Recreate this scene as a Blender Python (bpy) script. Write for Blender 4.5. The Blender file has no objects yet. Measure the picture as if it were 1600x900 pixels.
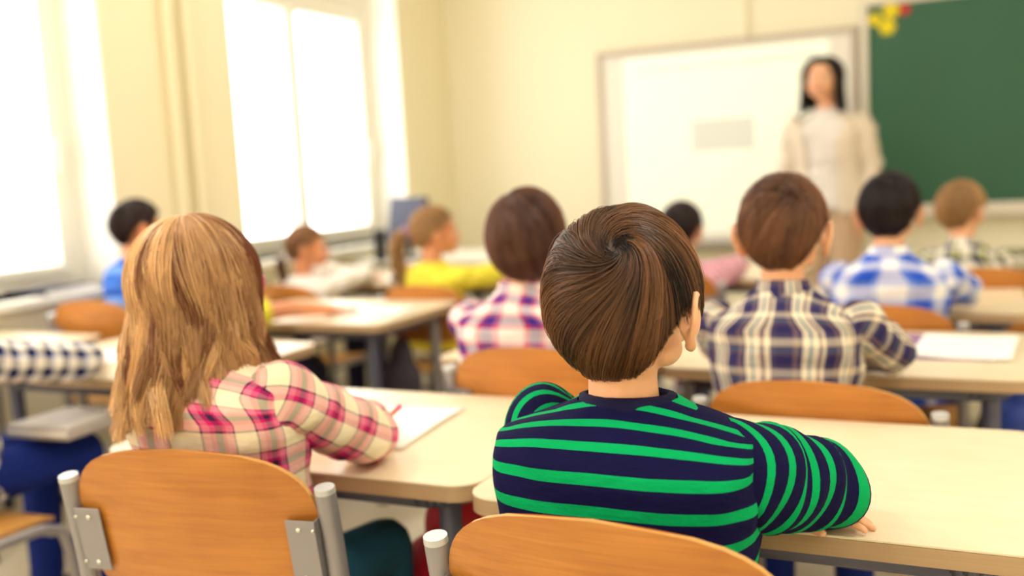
import bpy, bmesh, math, random
import numpy as np
from mathutils import Vector, Matrix, Euler
random.seed(7)
rng = np.random.default_rng(7)
C = bpy.context.scene.collection
SC = bpy.context.scene

# ------------------------------------------------------------------ camera
FPX = 1556.0
CAM_H = 1.12
def _cam():
    v1 = np.array([-2350., 440.]); v2 = np.array([1550., 225.])
    ray = lambda p: np.array([p[0]-800., -(p[1]-450.), -FPX])
    y = ray(v2); y /= np.linalg.norm(y)
    x = -ray(v1); x /= np.linalg.norm(x)
    x = x - y*(x@y); x /= np.linalg.norm(x)
    return np.array([x, y, np.cross(x, y)])
CR = _cam()
cam = bpy.data.cameras.new('camera')
cam.sensor_width = 36.0
cam.lens = FPX*36/1600
cam.clip_start = 0.05; cam.clip_end = 60
cam.dof.use_dof = True
cam.dof.focus_distance = 1.20
cam.dof.aperture_fstop = 1.9
camo = bpy.data.objects.new('camera', cam); C.objects.link(camo)
camo.matrix_world = Matrix.Translation((0, 0, CAM_H)) @ Matrix([list(r) for r in CR]).to_4x4()
SC.camera = camo

# ------------------------------------------------------------------ world, lights, exposure
SC.view_settings.view_transform = 'Standard'
SC.view_settings.look = 'None'
SC.view_settings.exposure = 0.0
SC.view_settings.gamma = 1.0
SC.view_settings.use_curve_mapping = False
w = bpy.data.worlds.new('sky'); SC.world = w; w.use_nodes = True
bg = w.node_tree.nodes['Background']
bg.inputs[0].default_value = (1.0, 0.975, 0.93, 1); bg.inputs[1].default_value = 5.5
SC.cycles.max_bounces = 8; SC.cycles.diffuse_bounces = 5; SC.cycles.transparent_max_bounces = 12
SC.cycles.sample_clamp_indirect = 6.0
SC.cycles.caustics_reflective = False; SC.cycles.caustics_refractive = False

WX = -3.30      # inner face of the window wall
FY = 6.00       # front wall
RX = 2.6        # right wall
BY = -3.2       # back wall
HZ = 3.2        # ceiling
WIN = [(3.83, 5.37), (1.51, 3.05), (-0.81, 0.73), (-3.0, -1.59)]
WZ0, WZ1 = 0.74, 2.75

def area(name, loc, rot, sx, sy, power, col, portal=False):
    l = bpy.data.lights.new(name, 'AREA'); l.shape = 'RECTANGLE'; l.size = sx; l.size_y = sy
    l.energy = power; l.color = col
    o = bpy.data.objects.new(name, l); C.objects.link(o); o.location = loc; o.rotation_euler = rot
    if portal: l.cycles.is_portal = True
    return o
for i, (a, b) in enumerate(WIN):      # portals guide the daylight through each window opening
    area('window_portal', (WX-0.24, (a+b)/2, (WZ0+WZ1)/2), (0, -math.pi/2, 0), WZ1-WZ0, b-a, 1, (1, 1, 1), True)

# ------------------------------------------------------------------ helpers
def lin(c):
    return tuple(((v/255.)/12.92 if v/255. <= .04045 else ((v/255.+.055)/1.055)**2.4) for v in c)
class NT:
    def __init__(s, name):
        s.m = bpy.data.materials.new(name); s.m.use_nodes = True
        s.t = s.m.node_tree; s.n = s.t.nodes; s.b = s.n['Principled BSDF']; s.out = s.n['Material Output']
    def add(s, typ, **kw):
        n = s.n.new(typ)
        for k, v in kw.items():
            if k.startswith('_'): setattr(n, k[1:], v)
            else: n.inputs[k.replace('__', ' ')].default_value = v
        return n
    def link(s, a, b): s.t.links.new(a, b)
    def math(s, op, a, b=None, c=None):
        n = s.n.new('ShaderNodeMath'); n.operation = op
        for i, v in enumerate((a, b, c)):
            if v is None: continue
            if hasattr(v, 'links') or hasattr(v, 'is_linked'): s.link(v, n.inputs[i])
            else: n.inputs[i].default_value = v
        return n.outputs[0]
    def mix(s, f, a, b, typ='MIX'):
        n = s.n.new('ShaderNodeMix'); n.data_type = 'RGBA'; n.blend_type = typ
        for sock, v in ((n.inputs[0], f), (n.inputs[6], a), (n.inputs[7], b)):
            if hasattr(v, 'is_linked'): s.link(v, sock)
            elif isinstance(v, (int, float)): sock.default_value = v
            else: sock.default_value = (*v[:3], 1)
        return n.outputs[2]
    def ramp(s, fac, stops, const=True):
        n = s.n.new('ShaderNodeValToRGB'); cr = n.color_ramp
        cr.interpolation = 'CONSTANT' if const else 'LINEAR'
        while len(cr.elements) < len(stops): cr.elements.new(0.5)
        for e, (p, c) in zip(cr.elements, stops): e.position = p; e.color = (*c, 1)
        s.link(fac, n.inputs[0]); return n.outputs[0]
    def bump(s, h, strength, dist=0.002):
        n = s.n.new('ShaderNodeBump'); n.inputs['Strength'].default_value = strength; n.inputs['Distance'].default_value = dist
        s.link(h, n.inputs['Height']); s.link(n.outputs[0], s.b.inputs['Normal'])
    def noise(s, vec, scale, detail=3, rough=.5):
        n = s.n.new('ShaderNodeTexNoise'); n.inputs['Scale'].default_value = scale
        n.inputs['Detail'].default_value = detail; n.inputs['Roughness'].default_value = rough
        if vec is not None: s.link(vec, n.inputs['Vector'])
        return n.outputs[0]
    def coord(s, which='Object', scale=None):
        n = s.n.new('ShaderNodeTexCoord'); o = n.outputs[which]
        if scale:
            m = s.n.new('ShaderNodeMapping'); m.inputs['Scale'].default_value = scale; s.link(o, m.inputs['Vector']); o = m.outputs[0]
        return o
def flat(name, rgb, rough=.6, metal=0., spec=.5, var=.06, vscale=6, bump=0., bscale=200, emis=None):
    k = NT(name); c = lin(rgb)
    nz = k.noise(k.coord(), vscale, 3)
    col = k.mix(nz, tuple(v*(1-var) for v in c), tuple(min(1, v*(1+var)) for v in c))
    k.link(col, k.b.inputs['Base Color'])
    k.b.inputs['Roughness'].default_value = rough; k.b.inputs['Metallic'].default_value = metal
    k.b.inputs['Specular IOR Level'].default_value = spec
    if bump: k.bump(k.noise(k.coord(), bscale, 2), bump, .001)
    if emis:
        k.b.inputs['Emission Color'].default_value = (*lin(emis[0]), 1); k.b.inputs['Emission Strength'].default_value = emis[1]
    return k.m

def tag(o, label=None, cat=None, group=None, kind=None):
    if label: o['label'] = label
    if cat: o['category'] = cat
    if group: o['group'] = group
    if kind: o['kind'] = kind
    return o
def empty(name, loc, rz=0, label=None, cat=None, group=None):
    o = bpy.data.objects.new(name, None); C.objects.link(o); o.empty_display_size = .1
    o.location = loc; o.rotation_euler = (0, 0, rz); return tag(o, label, cat, group)
def mesh_obj(name, me, mat, parent=None, smooth=False):
    o = bpy.data.objects.new(name, me); C.objects.link(o)
    if mat is not None: me.materials.append(mat)
    if parent is not None: o.parent = parent
    if smooth: me.polygons.foreach_set('use_smooth', [True]*len(me.polygons))
    return o
def from_bm(name, bm, mat, parent=None, smooth=False, bevel=0, seg=2):
    me = bpy.data.meshes.new(name); bm.normal_update(); bm.to_mesh(me); bm.free()
    o = mesh_obj(name, me, mat, parent, smooth)
    if bevel:
        md = o.modifiers.new('bevel', 'BEVEL'); md.width = bevel; md.segments = seg; md.limit_method = 'ANGLE'; md.angle_limit = math.radians(50)
    return o
def bx(bm, x0, x1, y0, y1, z0, z1, rot=None, piv=None):
    r = bmesh.ops.create_cube(bm, size=1.0)
    M = Matrix.Translation(((x0+x1)/2, (y0+y1)/2, (z0+z1)/2)) @ Matrix.Diagonal((x1-x0, y1-y0, z1-z0, 1))
    if rot is not None:
        p = Matrix.Translation(piv or (0, 0, 0)); M = p @ rot.to_4x4() @ p.inverted() @ M
    bmesh.ops.transform(bm, matrix=M, verts=r['verts'])
def box_obj(name, mat, parent, *a, bevel=0, **k):
    bm = bmesh.new(); bx(bm, *a, **k); return from_bm(name, bm, mat, parent, bevel=bevel)
def cyl(bm, p0, p1, r0, r1=None, n=20, caps=True):
    r1 = r0 if r1 is None else r1
    p0 = Vector(p0); p1 = Vector(p1); d = p1-p0
    r = bmesh.ops.create_cone(bm, cap_ends=caps, segments=n, radius1=r0, radius2=r1, depth=d.length)
    M = Matrix.Translation((p0+p1)/2) @ d.to_track_quat('Z', 'Y').to_matrix().to_4x4()
    bmesh.ops.transform(bm, matrix=M, verts=r['verts'])
def ball(bm, c, rad, rot=None, n=3):
    r = bmesh.ops.create_icosphere(bm, subdivisions=n, radius=1.0)
    M = Matrix.Translation(Vector(c)) @ (rot.to_4x4() if rot is not None else Matrix.Identity(4)) @ Matrix.Diagonal((*rad, 1))
    bmesh.ops.transform(bm, matrix=M, verts=r['verts'])
def capsule(bm, p0, r0, p1, r1, n=14):
    cyl(bm, p0, p1, r0, r1, n); ball(bm, p0, (r0,)*3, n=2); ball(bm, p1, (r1,)*3, n=2)
def chain(bm, pts, rads):
    for a, b, ra, rb in zip(pts[:-1], pts[1:], rads[:-1], rads[1:]): capsule(bm, a, ra, b, rb)
def catmull(pts, n):
    P = np.array(pts, float); P = np.vstack([2*P[0]-P[1], P, 2*P[-1]-P[-2]]); out = []
    m = len(P)-3
    for i in range(n):
        t = i/(n-1)*m; k = min(int(t), m-1); u = t-k
        a, b, c, d = P[k], P[k+1], P[k+2], P[k+3]
        out.append(.5*((2*b)+(c-a)*u+(2*a-5*b+4*c-d)*u*u+(3*b-a-3*c+d)*u**3))
    return np.array(out)
def loft(name, rings, mat, parent=None, uv=None, cap=True, thick=0, smooth=True):
    """rings: (R, N, 3) closed loops; uv: (R, N+1, 2)"""
    R, N, _ = rings.shape
    bm = bmesh.new(); vs = [[bm.verts.new(rings[r, i]) for i in range(N)] for r in range(R)]
    ul = bm.loops.layers.uv.new('UVMap') if uv is not None else None
    for r in range(R-1):
        for i in range(N):
            j = (i+1) % N
            f = bm.faces.new((vs[r][i], vs[r][j], vs[r+1][j], vs[r+1][i]))
            if ul is not None:
                for lp, (a, b) in zip(f.loops, ((r, i), (r, i+1), (r+1, i+1), (r+1, i))): lp[ul].uv = uv[a, b]
    if cap:
        for r in (0, R-1):
            f = bm.faces.new(vs[r][::-1] if r == 0 else vs[r])
            if ul is not None:
                for k, lp in enumerate(f.loops): lp[ul].uv = uv[r, k]
    bmesh.ops.recalc_face_normals(bm, faces=bm.faces)
    o = from_bm(name, bm, mat, parent, smooth)
    if thick:
        md = o.modifiers.new('thick', 'SOLIDIFY'); md.thickness = thick; md.offset = 1
    return o
def frames(P):
    T = np.gradient(P, axis=0); T /= np.linalg.norm(T, axis=1)[:, None]+1e-12
    up = np.array([0, 0, 1.]) if abs(T[0, 2]) < .9 else np.array([0, 1., 0])
    N = [np.cross(T[0], up)]; N[0] /= np.linalg.norm(N[0])
    for i in range(1, len(P)):
        n = N[-1]-T[i]*(N[-1]@T[i]); N.append(n/(np.linalg.norm(n)+1e-12))
    N = np.array(N); return T, N, np.cross(T, N)
def tube(name, pts, r, mat, parent=None, n=14, samples=None, cap=True, smooth=True, curve=True):
    P = catmull(pts, samples or 8*len(pts)) if curve else np.array(pts, float)
    rr = np.interp(np.linspace(0, 1, len(P)), np.linspace(0, 1, len(r)), r) if hasattr(r, '__len__') else np.full(len(P), r)
    T, N, B = frames(P); a = np.linspace(0, 2*np.pi, n, endpoint=False)
    rings = P[:, None]+rr[:, None, None]*(np.cos(a)[None, :, None]*N[:, None]+np.sin(a)[None, :, None]*B[:, None])
    return loft(name, rings, mat, parent, cap=cap, smooth=smooth)
def fix_smooth(o, ang=40):
    o.data.polygons.foreach_set('use_smooth', [True]*len(o.data.polygons))
    try: o.data.set_sharp_from_angle(angle=math.radians(ang))
    except Exception: pass
    return o
def remesh(name, bm, voxel, smooth_it, mat, parent):
    me = bpy.data.meshes.new('tmp'); bm.to_mesh(me); bm.free()
    o = bpy.data.objects.new('tmp', me); C.objects.link(o)
    m = o.modifiers.new('r', 'REMESH'); m.mode = 'VOXEL'; m.voxel_size = voxel; m.use_smooth_shade = True
    s = o.modifiers.new('s', 'SMOOTH'); s.factor = .5; s.iterations = smooth_it
    dg = bpy.context.evaluated_depsgraph_get(); dg.update()
    nm = bpy.data.meshes.new_from_object(o.evaluated_get(dg)); nm.name = name
    bpy.data.objects.remove(o); bpy.data.meshes.remove(me)
    return mesh_obj(name, nm, mat, parent, True)
def rrect(w, h, rs, n=8):
    """outline of a rounded rectangle, rs radii at (+x+y, -x+y, -x-y, +x-y)"""
    out = []
    for (sx, sy, a0), r in zip(((1, 1, 0), (-1, 1, 90), (-1, -1, 180), (1, -1, 270)), rs):
        cx, cy = sx*(w/2-r), sy*(h/2-r)
        for k in range(n+1):
            a = math.radians(a0+90*k/n); out.append((cx+r*math.cos(a), cy+r*math.sin(a)))
    return out
def prism(bm, outline, z0, z1):
    lo = [bm.verts.new((x, y, z0)) for x, y in outline]; hi = [bm.verts.new((x, y, z1)) for x, y in outline]
    bm.faces.new(lo[::-1]); bm.faces.new(hi)
    for i in range(len(lo)):
        j = (i+1) % len(lo); bm.faces.new((lo[i], lo[j], hi[j], hi[i]))
def copy_tree(o, parent=None):
    c = o.copy(); C.objects.link(c)
    if parent is not None: c.parent = parent
    for ch in list(o.children): copy_tree(ch, c)
    return c

# ------------------------------------------------------------------ materials
def wood_mat(name, c1, c2, rough=.35, gs=1.0, axis='x'):
    k = NT(name)
    sc = (3*gs, 14*gs, 60*gs) if axis == 'x' else (40*gs, 14*gs, 3*gs)
    co = k.coord('Object', sc)
    n1 = k.noise(co, 1.0, 6, .65); n2 = k.noise(k.coord('Object', tuple(v*5 for v in sc)), 1.0, 3)
    n3 = k.noise(k.coord('Object'), 9, 3)
    f = k.math('ADD', k.math('MULTIPLY', n1, .6), k.math('MULTIPLY', n2, .25)); f = k.math('ADD', f, k.math('MULTIPLY', n3, .35))
    col = k.ramp(f, [(.38, lin(c1)), (.78, lin(c2))], False)
    k.link(col, k.b.inputs['Base Color']); k.b.inputs['Roughness'].default_value = rough
    k.bump(n2, .08, .0006)
    return k.m
M = {}
M['wall_left'] = flat('yellow_wall_paint', (245, 236, 205), .9, var=.015, vscale=1.5)
M['wall'] = flat('cream_wall_paint', (244, 237, 212), .9, var=.015, vscale=1.5)
M['white'] = flat('white_paint', (246, 243, 232), .5, var=.01)
M['ceil'] = flat('ceiling_paint', (250, 247, 236), .95, var=.01)
M['floor'] = NT('linoleum')
k = M['floor']; nz = k.noise(k.coord('Object', (1, 1, 1)), 7, 6, .7); nf = k.noise(k.coord('Object'), 160, 2)
k.link(k.mix(k.math('MULTIPLY', k.math('ADD', nz, nf), .5), lin((196, 184, 160)), lin((226, 216, 196))), k.b.inputs['Base Color'])
k.b.inputs['Roughness'].default_value = .38; M['floor'] = k.m
M['seat_wood'] = wood_mat('honey_plywood', (158, 92, 32), (202, 134, 60), .33)
M['seat_wood2'] = wood_mat('light_honey_plywood', (196, 134, 58), (226, 172, 92), .3)
M['ply_edge'] = flat('plywood_edge', (214, 160, 92), .5, var=.2, vscale=90)
k = NT('desk_laminate'); n1 = k.noise(k.coord('Object', (4, 30, 4)), 1.5, 4, .6); n2 = k.noise(k.coord('Object'), 14, 4)
k.link(k.ramp(k.math('MULTIPLY', k.math('ADD', n1, n2), .5), [(.3, lin((234, 215, 182))), (.7, lin((243, 227, 200)))], False), k.b.inputs['Base Color'])
k.b.inputs['Roughness'].default_value = .32; M['desk'] = k.m
k = NT('desk_edge_band'); n1 = k.noise(k.coord('Object', (3, 3, 160)), 2, 3)
n2 = k.noise(k.coord('Object', (50, 50, 3)), 2, 5, .8)
c = k.mix(n1, lin((172, 142, 108)), lin((192, 162, 126))); c = k.mix(k.math('MULTIPLY', k.math('GREATER_THAN', n2, .66), .35), c, lin((120, 95, 75)))
k.link(c, k.b.inputs['Base Color']); k.b.inputs['Roughness'].default_value = .45; M['desk_edge'] = k.m
M['steel'] = flat('grey_powder_coated_steel', (150, 146, 150), .38, metal=.35, var=.05)
M['steel_dark'] = flat('slate_powder_coated_steel', (88, 90, 112), .45, metal=.2, var=.05)
M['cap'] = flat('post_end_cap', (196, 198, 202), .35, metal=.3)
M['rivet'] = flat('rivet_metal', (225, 222, 215), .2, metal=1.)
M['plastic_black'] = flat('black_plastic', (28, 28, 40), .4)
M['rubber'] = flat('black_rubber', (34, 33, 38), .7)
M['paper'] = flat('paper', (250, 249, 246), .8, var=.01)
M['board_frame'] = flat('anodised_board_frame', (190, 178, 166), .4, metal=.3)
M['board_white'] = flat('whiteboard_enamel', (238, 234, 226), .3, var=.01)
M['screen'] = flat('projected_image', (240, 240, 226), .4, var=0, emis=((250, 255, 232), .30))  # projector's light on the board, put in as pale colour with a faint glow
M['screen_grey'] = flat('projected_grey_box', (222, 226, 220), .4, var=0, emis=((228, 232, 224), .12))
M['chalk'] = flat('green_chalkboard', (46, 96, 72), .6, var=.10, vscale=2)
M['tray'] = flat('tray_aluminium', (226, 218, 206), .4, metal=.2)
M['yellow'] = flat('yellow_card', (238, 218, 20), .6)
M['red'] = flat('red_nylon', (206, 22, 44), .6, var=.15, bump=.3, bscale=60)
M['purple'] = flat('purple_folder', (150, 118, 168), .5)
M['pink'] = flat('pink_plastic', (238, 90, 150), .4)
M['orange'] = flat('orange_pencil_paint', (232, 92, 48), .4)
M['black_vinyl'] = flat('black_textile', (40, 36, 50), .8)

def skin_mat(name, rgb):
    k = NT(name); c = lin(rgb); n = k.noise(k.coord('Object'), 22, 4)
    col = k.mix(n, tuple(v*.9 for v in c), tuple(min(1, v*1.06) for v in c))
    red = (min(1, c[0]*.98), c[1]*.72, c[2]*.62)
    col = k.mix(k.math('MULTIPLY', k.noise(k.coord('Object'), 8, 2), .45), col, red)
    k.link(col, k.b.inputs['Base Color']); k.b.inputs['Roughness'].default_value = .48
    k.b.inputs['Subsurface Weight'].default_value = .18
    k.b.inputs['Subsurface Radius'].default_value = (.012, .004, .002); k.b.inputs['Subsurface Scale'].default_value = 1.0
    k.bump(k.noise(k.coord('Object'), 900, 2), .12, .0004)
    return k.m
M['skin'] = skin_mat('fair_skin', (240, 186, 148))
M['skin_warm'] = skin_mat('warm_skin', (228, 160, 118))
M['lips'] = flat('lips', (200, 96, 92), .4)
M['eye'] = flat('eye_white', (240, 238, 232), .15, var=0)
M['iris'] = flat('dark_iris', (52, 36, 28), .1)
M['teeth'] = flat('teeth', (246, 242, 232), .2)

def fabric_bump(k, uvn=None, s=.25):
    n = k.noise(k.coord('Object'), 700, 2); n2 = k.noise(k.coord('Object', (1, 1, 2.2)), 26, 4)
    h = k.math('ADD', k.math('MULTIPLY', n, .10), n2); k.bump(h, min(1, s*2), .006)
def cloth(name, rgb, rough=.85, s=.3, var=.1):
    k = NT(name); c = lin(rgb); n = k.noise(k.coord('Object'), 14, 3)
    k.link(k.mix(n, tuple(v*(1-var) for v in c), tuple(min(1, v*(1+var)) for v in c)), k.b.inputs['Base Color'])
    k.b.inputs['Roughness'].default_value = rough; k.b.inputs['Specular IOR Level'].default_value = .2
    fabric_bump(k, s=s); return k.m
def stripes_mat(name, ca, cb, period, duty, off=0.):
    k = NT(name); uv = k.n.new('ShaderNodeUVMap'); uv.uv_map = 'UVMap'
    sp = k.n.new('ShaderNodeSeparateXYZ'); k.link(uv.outputs[0], sp.inputs[0])
    wob = k.math('MULTIPLY', k.math('SUBTRACT', k.noise(k.coord('Object'), 9, 2), .5), .004)
    v = k.math('ADD', sp.outputs[1], wob)
    fr = k.math('FRACT', k.math('ADD', k.math('DIVIDE', v, period), off+10))
    col = k.ramp(fr, [(0, lin(ca)), (duty, lin(cb))])
    n = k.noise(k.coord('Object'), 500, 2); col = k.mix(k.math('MULTIPLY', n, .3), col, k.mix(1., col, (.6, .6, .7), 'MULTIPLY'))
    k.link(col, k.b.inputs['Base Color']); k.b.inputs['Roughness'].default_value = .9
    k.b.inputs['Specular IOR Level'].default_value = .12
    fabric_bump(k, s=.3); return k.m
def plaid_mat(name, pu, su, pv, sv, fac=.5, rot=0, mode='MIX'):
    k = NT(name); uv = k.n.new('ShaderNodeUVMap'); uv.uv_map = 'UVMap'
    mp = k.n.new('ShaderNodeMapping'); mp.inputs['Rotation'].default_value = (0, 0, rot); k.link(uv.outputs[0], mp.inputs[0])
    sp = k.n.new('ShaderNodeSeparateXYZ'); k.link(mp.outputs[0], sp.inputs[0])
    cols = []
    for ch, p, st in ((0, pu, su), (1, pv, sv)):
        fr = k.math('FRACT', k.math('ADD', k.math('DIVIDE', sp.outputs[ch], p), 10.))
        cols.append(k.ramp(fr, [(a, lin(c)) for a, c in st]))
    col = k.mix(fac, cols[0], cols[1], mode)
    k.link(col, k.b.inputs['Base Color']); k.b.inputs['Roughness'].default_value = .9
    k.b.inputs['Specular IOR Level'].default_value = .2
    fabric_bump(k, s=.35); return k.m
M['navy_green'] = stripes_mat('navy_green_stripe_jersey', (0, 168, 98), (18, 16, 62), .0368, .36, .30)
M['navy_green_sleeve'] = stripes_mat('navy_green_sleeve_jersey', (0, 168, 98), (18, 16, 62), .031, .36, .2)
M['navy'] = cloth('navy_jersey', (20, 18, 56))
CRM = (250, 236, 208); MAG = (214, 36, 118); PNK = (236, 128, 160); DK = (56, 34, 70)
st = [(0, CRM), (.36, DK), (.40, PNK), (.52, MAG), (.62, DK), (.74, MAG), (.80, PNK), (.93, DK), (.96, CRM)]
M['pink_plaid'] = plaid_mat('pink_cream_plaid', .082, st, .082, st, .5)
tb = [(0, (44, 40, 92)), (.24, (120, 96, 100)), (.34, (44, 40, 92)), (.42, (246, 232, 205)), (.56, (30, 128, 158)), (.61, (246, 232, 205)), (.76, (130, 104, 108)), (.84, (246, 232, 205)), (.92, (70, 62, 100))]
tv = [(0, (52, 48, 98)), (.3, (116, 96, 104)), (.42, (60, 120, 150)), (.5, (120, 100, 110)), (.6, (246, 232, 205)), (.85, (90, 78, 104))]
M['teal_plaid'] = plaid_mat('navy_teal_cream_plaid', .064, tb, .060, tv, .36)
pb = [(0, (250, 238, 230)), (.32, (200, 60, 100)), (.45, (60, 44, 140)), (.75, (214, 120, 150)), (.88, (250, 238, 230))]
M['purple_plaid'] = plaid_mat('purple_pink_plaid', .068, pb, .068, pb, .5)
bb = [(0, (248, 246, 248)), (.28, (120, 150, 225)), (.42, (40, 84, 205)), (.82, (150, 170, 230)), (.9, (248, 246, 248))]
M['blue_plaid'] = plaid_mat('royal_blue_white_plaid', .10, bb, .09, bb, .5)
gb = [(0, (240, 234, 220)), (.35, (30, 36, 70)), (.6, (70, 80, 110)), (.75, (228, 226, 90)), (.85, (26, 30, 60))]
M['lime_plaid'] = plaid_mat('navy_lime_plaid', .085, gb, .085, gb, .5)
cb = [(0, (250, 246, 240)), (.5, (26, 26, 60)), (.86, (30, 70, 170))]
M['check'] = plaid_mat('navy_white_check', .044, cb, .044, cb, .5)
kb = [(0, (240, 190, 205)), (.5, (206, 130, 160))]
M['pink_stripe'] = plaid_mat('pink_stripe_cotton', .1, [(0, (240, 190, 205))], .03, kb, .8)
sb = [(0, (60, 110, 210)), (.3, (120, 165, 235)), (.62, (20, 70, 180)), (.8, (70, 120, 215))]
M['blue_stripe'] = plaid_mat('blue_stripe_jersey', .1, [(0, (70, 120, 215))], .13, sb, .85)
M['yellow_knit'] = cloth('yellow_cotton', (240, 226, 76))
M['white_cotton'] = cloth('white_cotton', (246, 240, 236))
M['beige_knit'] = cloth('beige_knit', (226, 212, 196))
M['beige_trouser'] = cloth('sand_twill', (200, 170, 140))
M['denim'] = cloth('teal_denim', (36, 84, 108))
M['denim_blue'] = cloth('blue_denim', (22, 44, 130))
M['mauve'] = cloth('mauve_cotton', (120, 84, 112)); M['denim_dark'] = cloth('dark_denim', (44, 44, 74))
M['shoe'] = flat('shoe_canvas', (64, 60, 72), .7)

def hair_mat(name, dark, light, rough=.33):
    k = NT(name); at = k.n.new('ShaderNodeAttribute'); at.attribute_name = 'tone'
    col = k.mix(at.outputs['Fac'], lin(dark), lin(light))
    k.link(col, k.b.inputs['Base Color']); k.b.inputs['Roughness'].default_value = rough
    k.b.inputs['Specular IOR Level'].default_value = .45; return k.m
def cap_mat(name, dark, light):
    k = NT(name); uv = k.coord('UV', (260, 4, 1)); n = k.noise(uv, 1.0, 4, .6)
    k.link(k.ramp(n, [(.35, lin(dark)), (.7, lin(light))], False), k.b.inputs['Base Color'])
    k.b.inputs['Roughness'].default_value = .45; k.bump(n, .5, .002); return k.m
HAIR = {}
for nm, d, l in (('brown', (28, 16, 18), (140, 96, 64)), ('dark', (26, 16, 24), (62, 40, 42)), ('chestnut', (70, 42, 36), (146, 98, 66)), ('brunette', (58, 34, 34), (128, 86, 68)),
                 ('blonde', (122, 66, 42), (255, 208, 150)), ('lightbrown', (110, 74, 52), (186, 138, 92)), ('sandy', (138, 98, 66), (206, 164, 110)), ('black', (16, 10, 16), (48, 32, 36))):
    HAIR[nm] = (cap_mat(nm+'_hair_base', tuple(int(v*.75) for v in d), tuple((a+b)//2 for a, b in zip(d, l))), hair_mat(nm+'_hair', d, l))

# ------------------------------------------------------------------ room shell
def struct(name, bm, m, **k): return tag(from_bm(name, bm, m, **k), kind='structure')
T = .12
bm = bmesh.new(); bx(bm, WX-.42, RX+T, BY-T, FY+T, -.1, 0); struct('floor', bm, M['floor'])
bm = bmesh.new(); bx(bm, WX-.42, RX+T, BY-T, FY+T, HZ, HZ+.1); struct('ceiling', bm, M['ceil'])
bm = bmesh.new(); bx(bm, WX-.42, RX+T, FY, FY+T, 0, HZ); struct('wall_front', bm, M['wall'])
bm = bmesh.new(); bx(bm, WX-.42, RX+T, BY-T, BY, 0, HZ); struct('wall_back', bm, M['wall'])
bm = bmesh.new(); bx(bm, RX, RX+T, BY, FY, 0, HZ); struct('wall_right', bm, M['wall'])
bm = bmesh.new(); D = .42
ys = [BY]+[v for a in sorted(WIN) for v in a]+[FY]
for i in range(0, len(ys), 2): bx(bm, WX-D, WX, ys[i], ys[i+1], 0, HZ)
for a, b in WIN:
    bx(bm, WX-D, WX, a, b, 0, WZ0); bx(bm, WX-D, WX, a, b, WZ1, HZ)
struct('wall_left', bm, M['wall_left'])
glass = bpy.data.materials.new('window_glass'); glass.use_nodes = True
nt = glass.node_tree; nt.nodes.clear()
o_ = nt.nodes.new('ShaderNodeOutputMaterial'); mx = nt.nodes.new('ShaderNodeMixShader'); tr = nt.nodes.new('ShaderNodeBsdfTransparent'); gl = nt.nodes.new('ShaderNodeBsdfGlossy')
gl.inputs['Roughness'].default_value = .02; fr = nt.nodes.new('ShaderNodeLayerWeight'); fr.inputs[0].default_value = .5; pw = nt.nodes.new('ShaderNodeMath'); pw.operation = 'POWER'; pw.inputs[1].default_value = 5.0
nt.links.new(fr.outputs['Facing'], pw.inputs[0]); nt.links.new(pw.outputs[0], mx.inputs[0]); nt.links.new(tr.outputs[0], mx.inputs[1]); nt.links.new(gl.outputs[0], mx.inputs[2]); nt.links.new(mx.outputs[0], o_.inputs[0])
for n, (a, b) in enumerate(WIN[:3]+WIN[3:]):
    r = empty('window_%d' % (n+1), (WX, (a+b)/2, WZ0)); tag(r, kind='structure')
    hw = (b-a)/2; H = WZ1-WZ0; x0, x1 = -.30, -.22
    # white reveal boards lining the opening
    bm = bmesh.new()
    for s in (-1, 1): bx(bm, -.23, .004, min(s*hw, s*(hw-.012)), max(s*hw, s*(hw-.012)), 0, H)
    bx(bm, -.23, .004, -hw, hw, H-.012, H)
    from_bm('reveal', bm, M['white'], r)
    f = .075
    zt = 2.13-WZ0
    bm = bmesh.new()
    bx(bm, x0, x1, -hw, -hw+f, 0, H); bx(bm, x0, x1, hw-f, hw, 0, H); bx(bm, x0, x1, -hw+f, hw-f, 0, .05); bx(bm, x0, x1, -hw+f, hw-f, H-f, H)
    bx(bm, x0, x1, -hw+f, hw-f, zt-.015, zt+.055)
    from_bm('frame', bm, M['white'], r, bevel=.006)
    for s in (-1, 1):       # two casement sashes below, two top lights
        y0, y1 = (-hw+f, -.0) if s < 0 else (0., hw-f)
        for z0, z1, nm in ((.05, zt-.015, 'sash'), (zt+.055, H-f, 'top_light')):
            bm = bmesh.new(); q = .045; xa, xb = x0+.015, x1+.012
            bx(bm, xa, xb, y0+.002, y0+q, z0+.002, z1-.002); bx(bm, xa, xb, y1-q, y1-.002, z0+.002, z1-.002)
            bx(bm, xa, xb, y0+q, y1-q, z0+.002, z0+q); bx(bm, xa, xb, y0+q, y1-q, z1-q, z1-.002)
            sa = from_bm(nm, bm, M['white'], r, bevel=.005)
            bm = bmesh.new(); bx(bm, -.262, -.258, y0+q, y1-q, z0+q, z1-q); from_bm('glass_pane', bm, glass, sa)
            if s > 0 and nm == 'sash':
                bm = bmesh.new(); bx(bm, x1+.012, x1+.022, y1-.036, y1-.012, .55, .62); capsule(bm, (x1+.03, y1-.024, .6), .009, (x1+.035, y1-.024, .48), .008)
                from_bm('handle', bm, M['white'], sa, smooth=False)
    bm = bmesh.new(); bx(bm, -.23, .06, -hw-.04, hw+.04, -.035, .0)
    from_bm('window_sill', bm, M['white'], r, bevel=.008)
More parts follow.
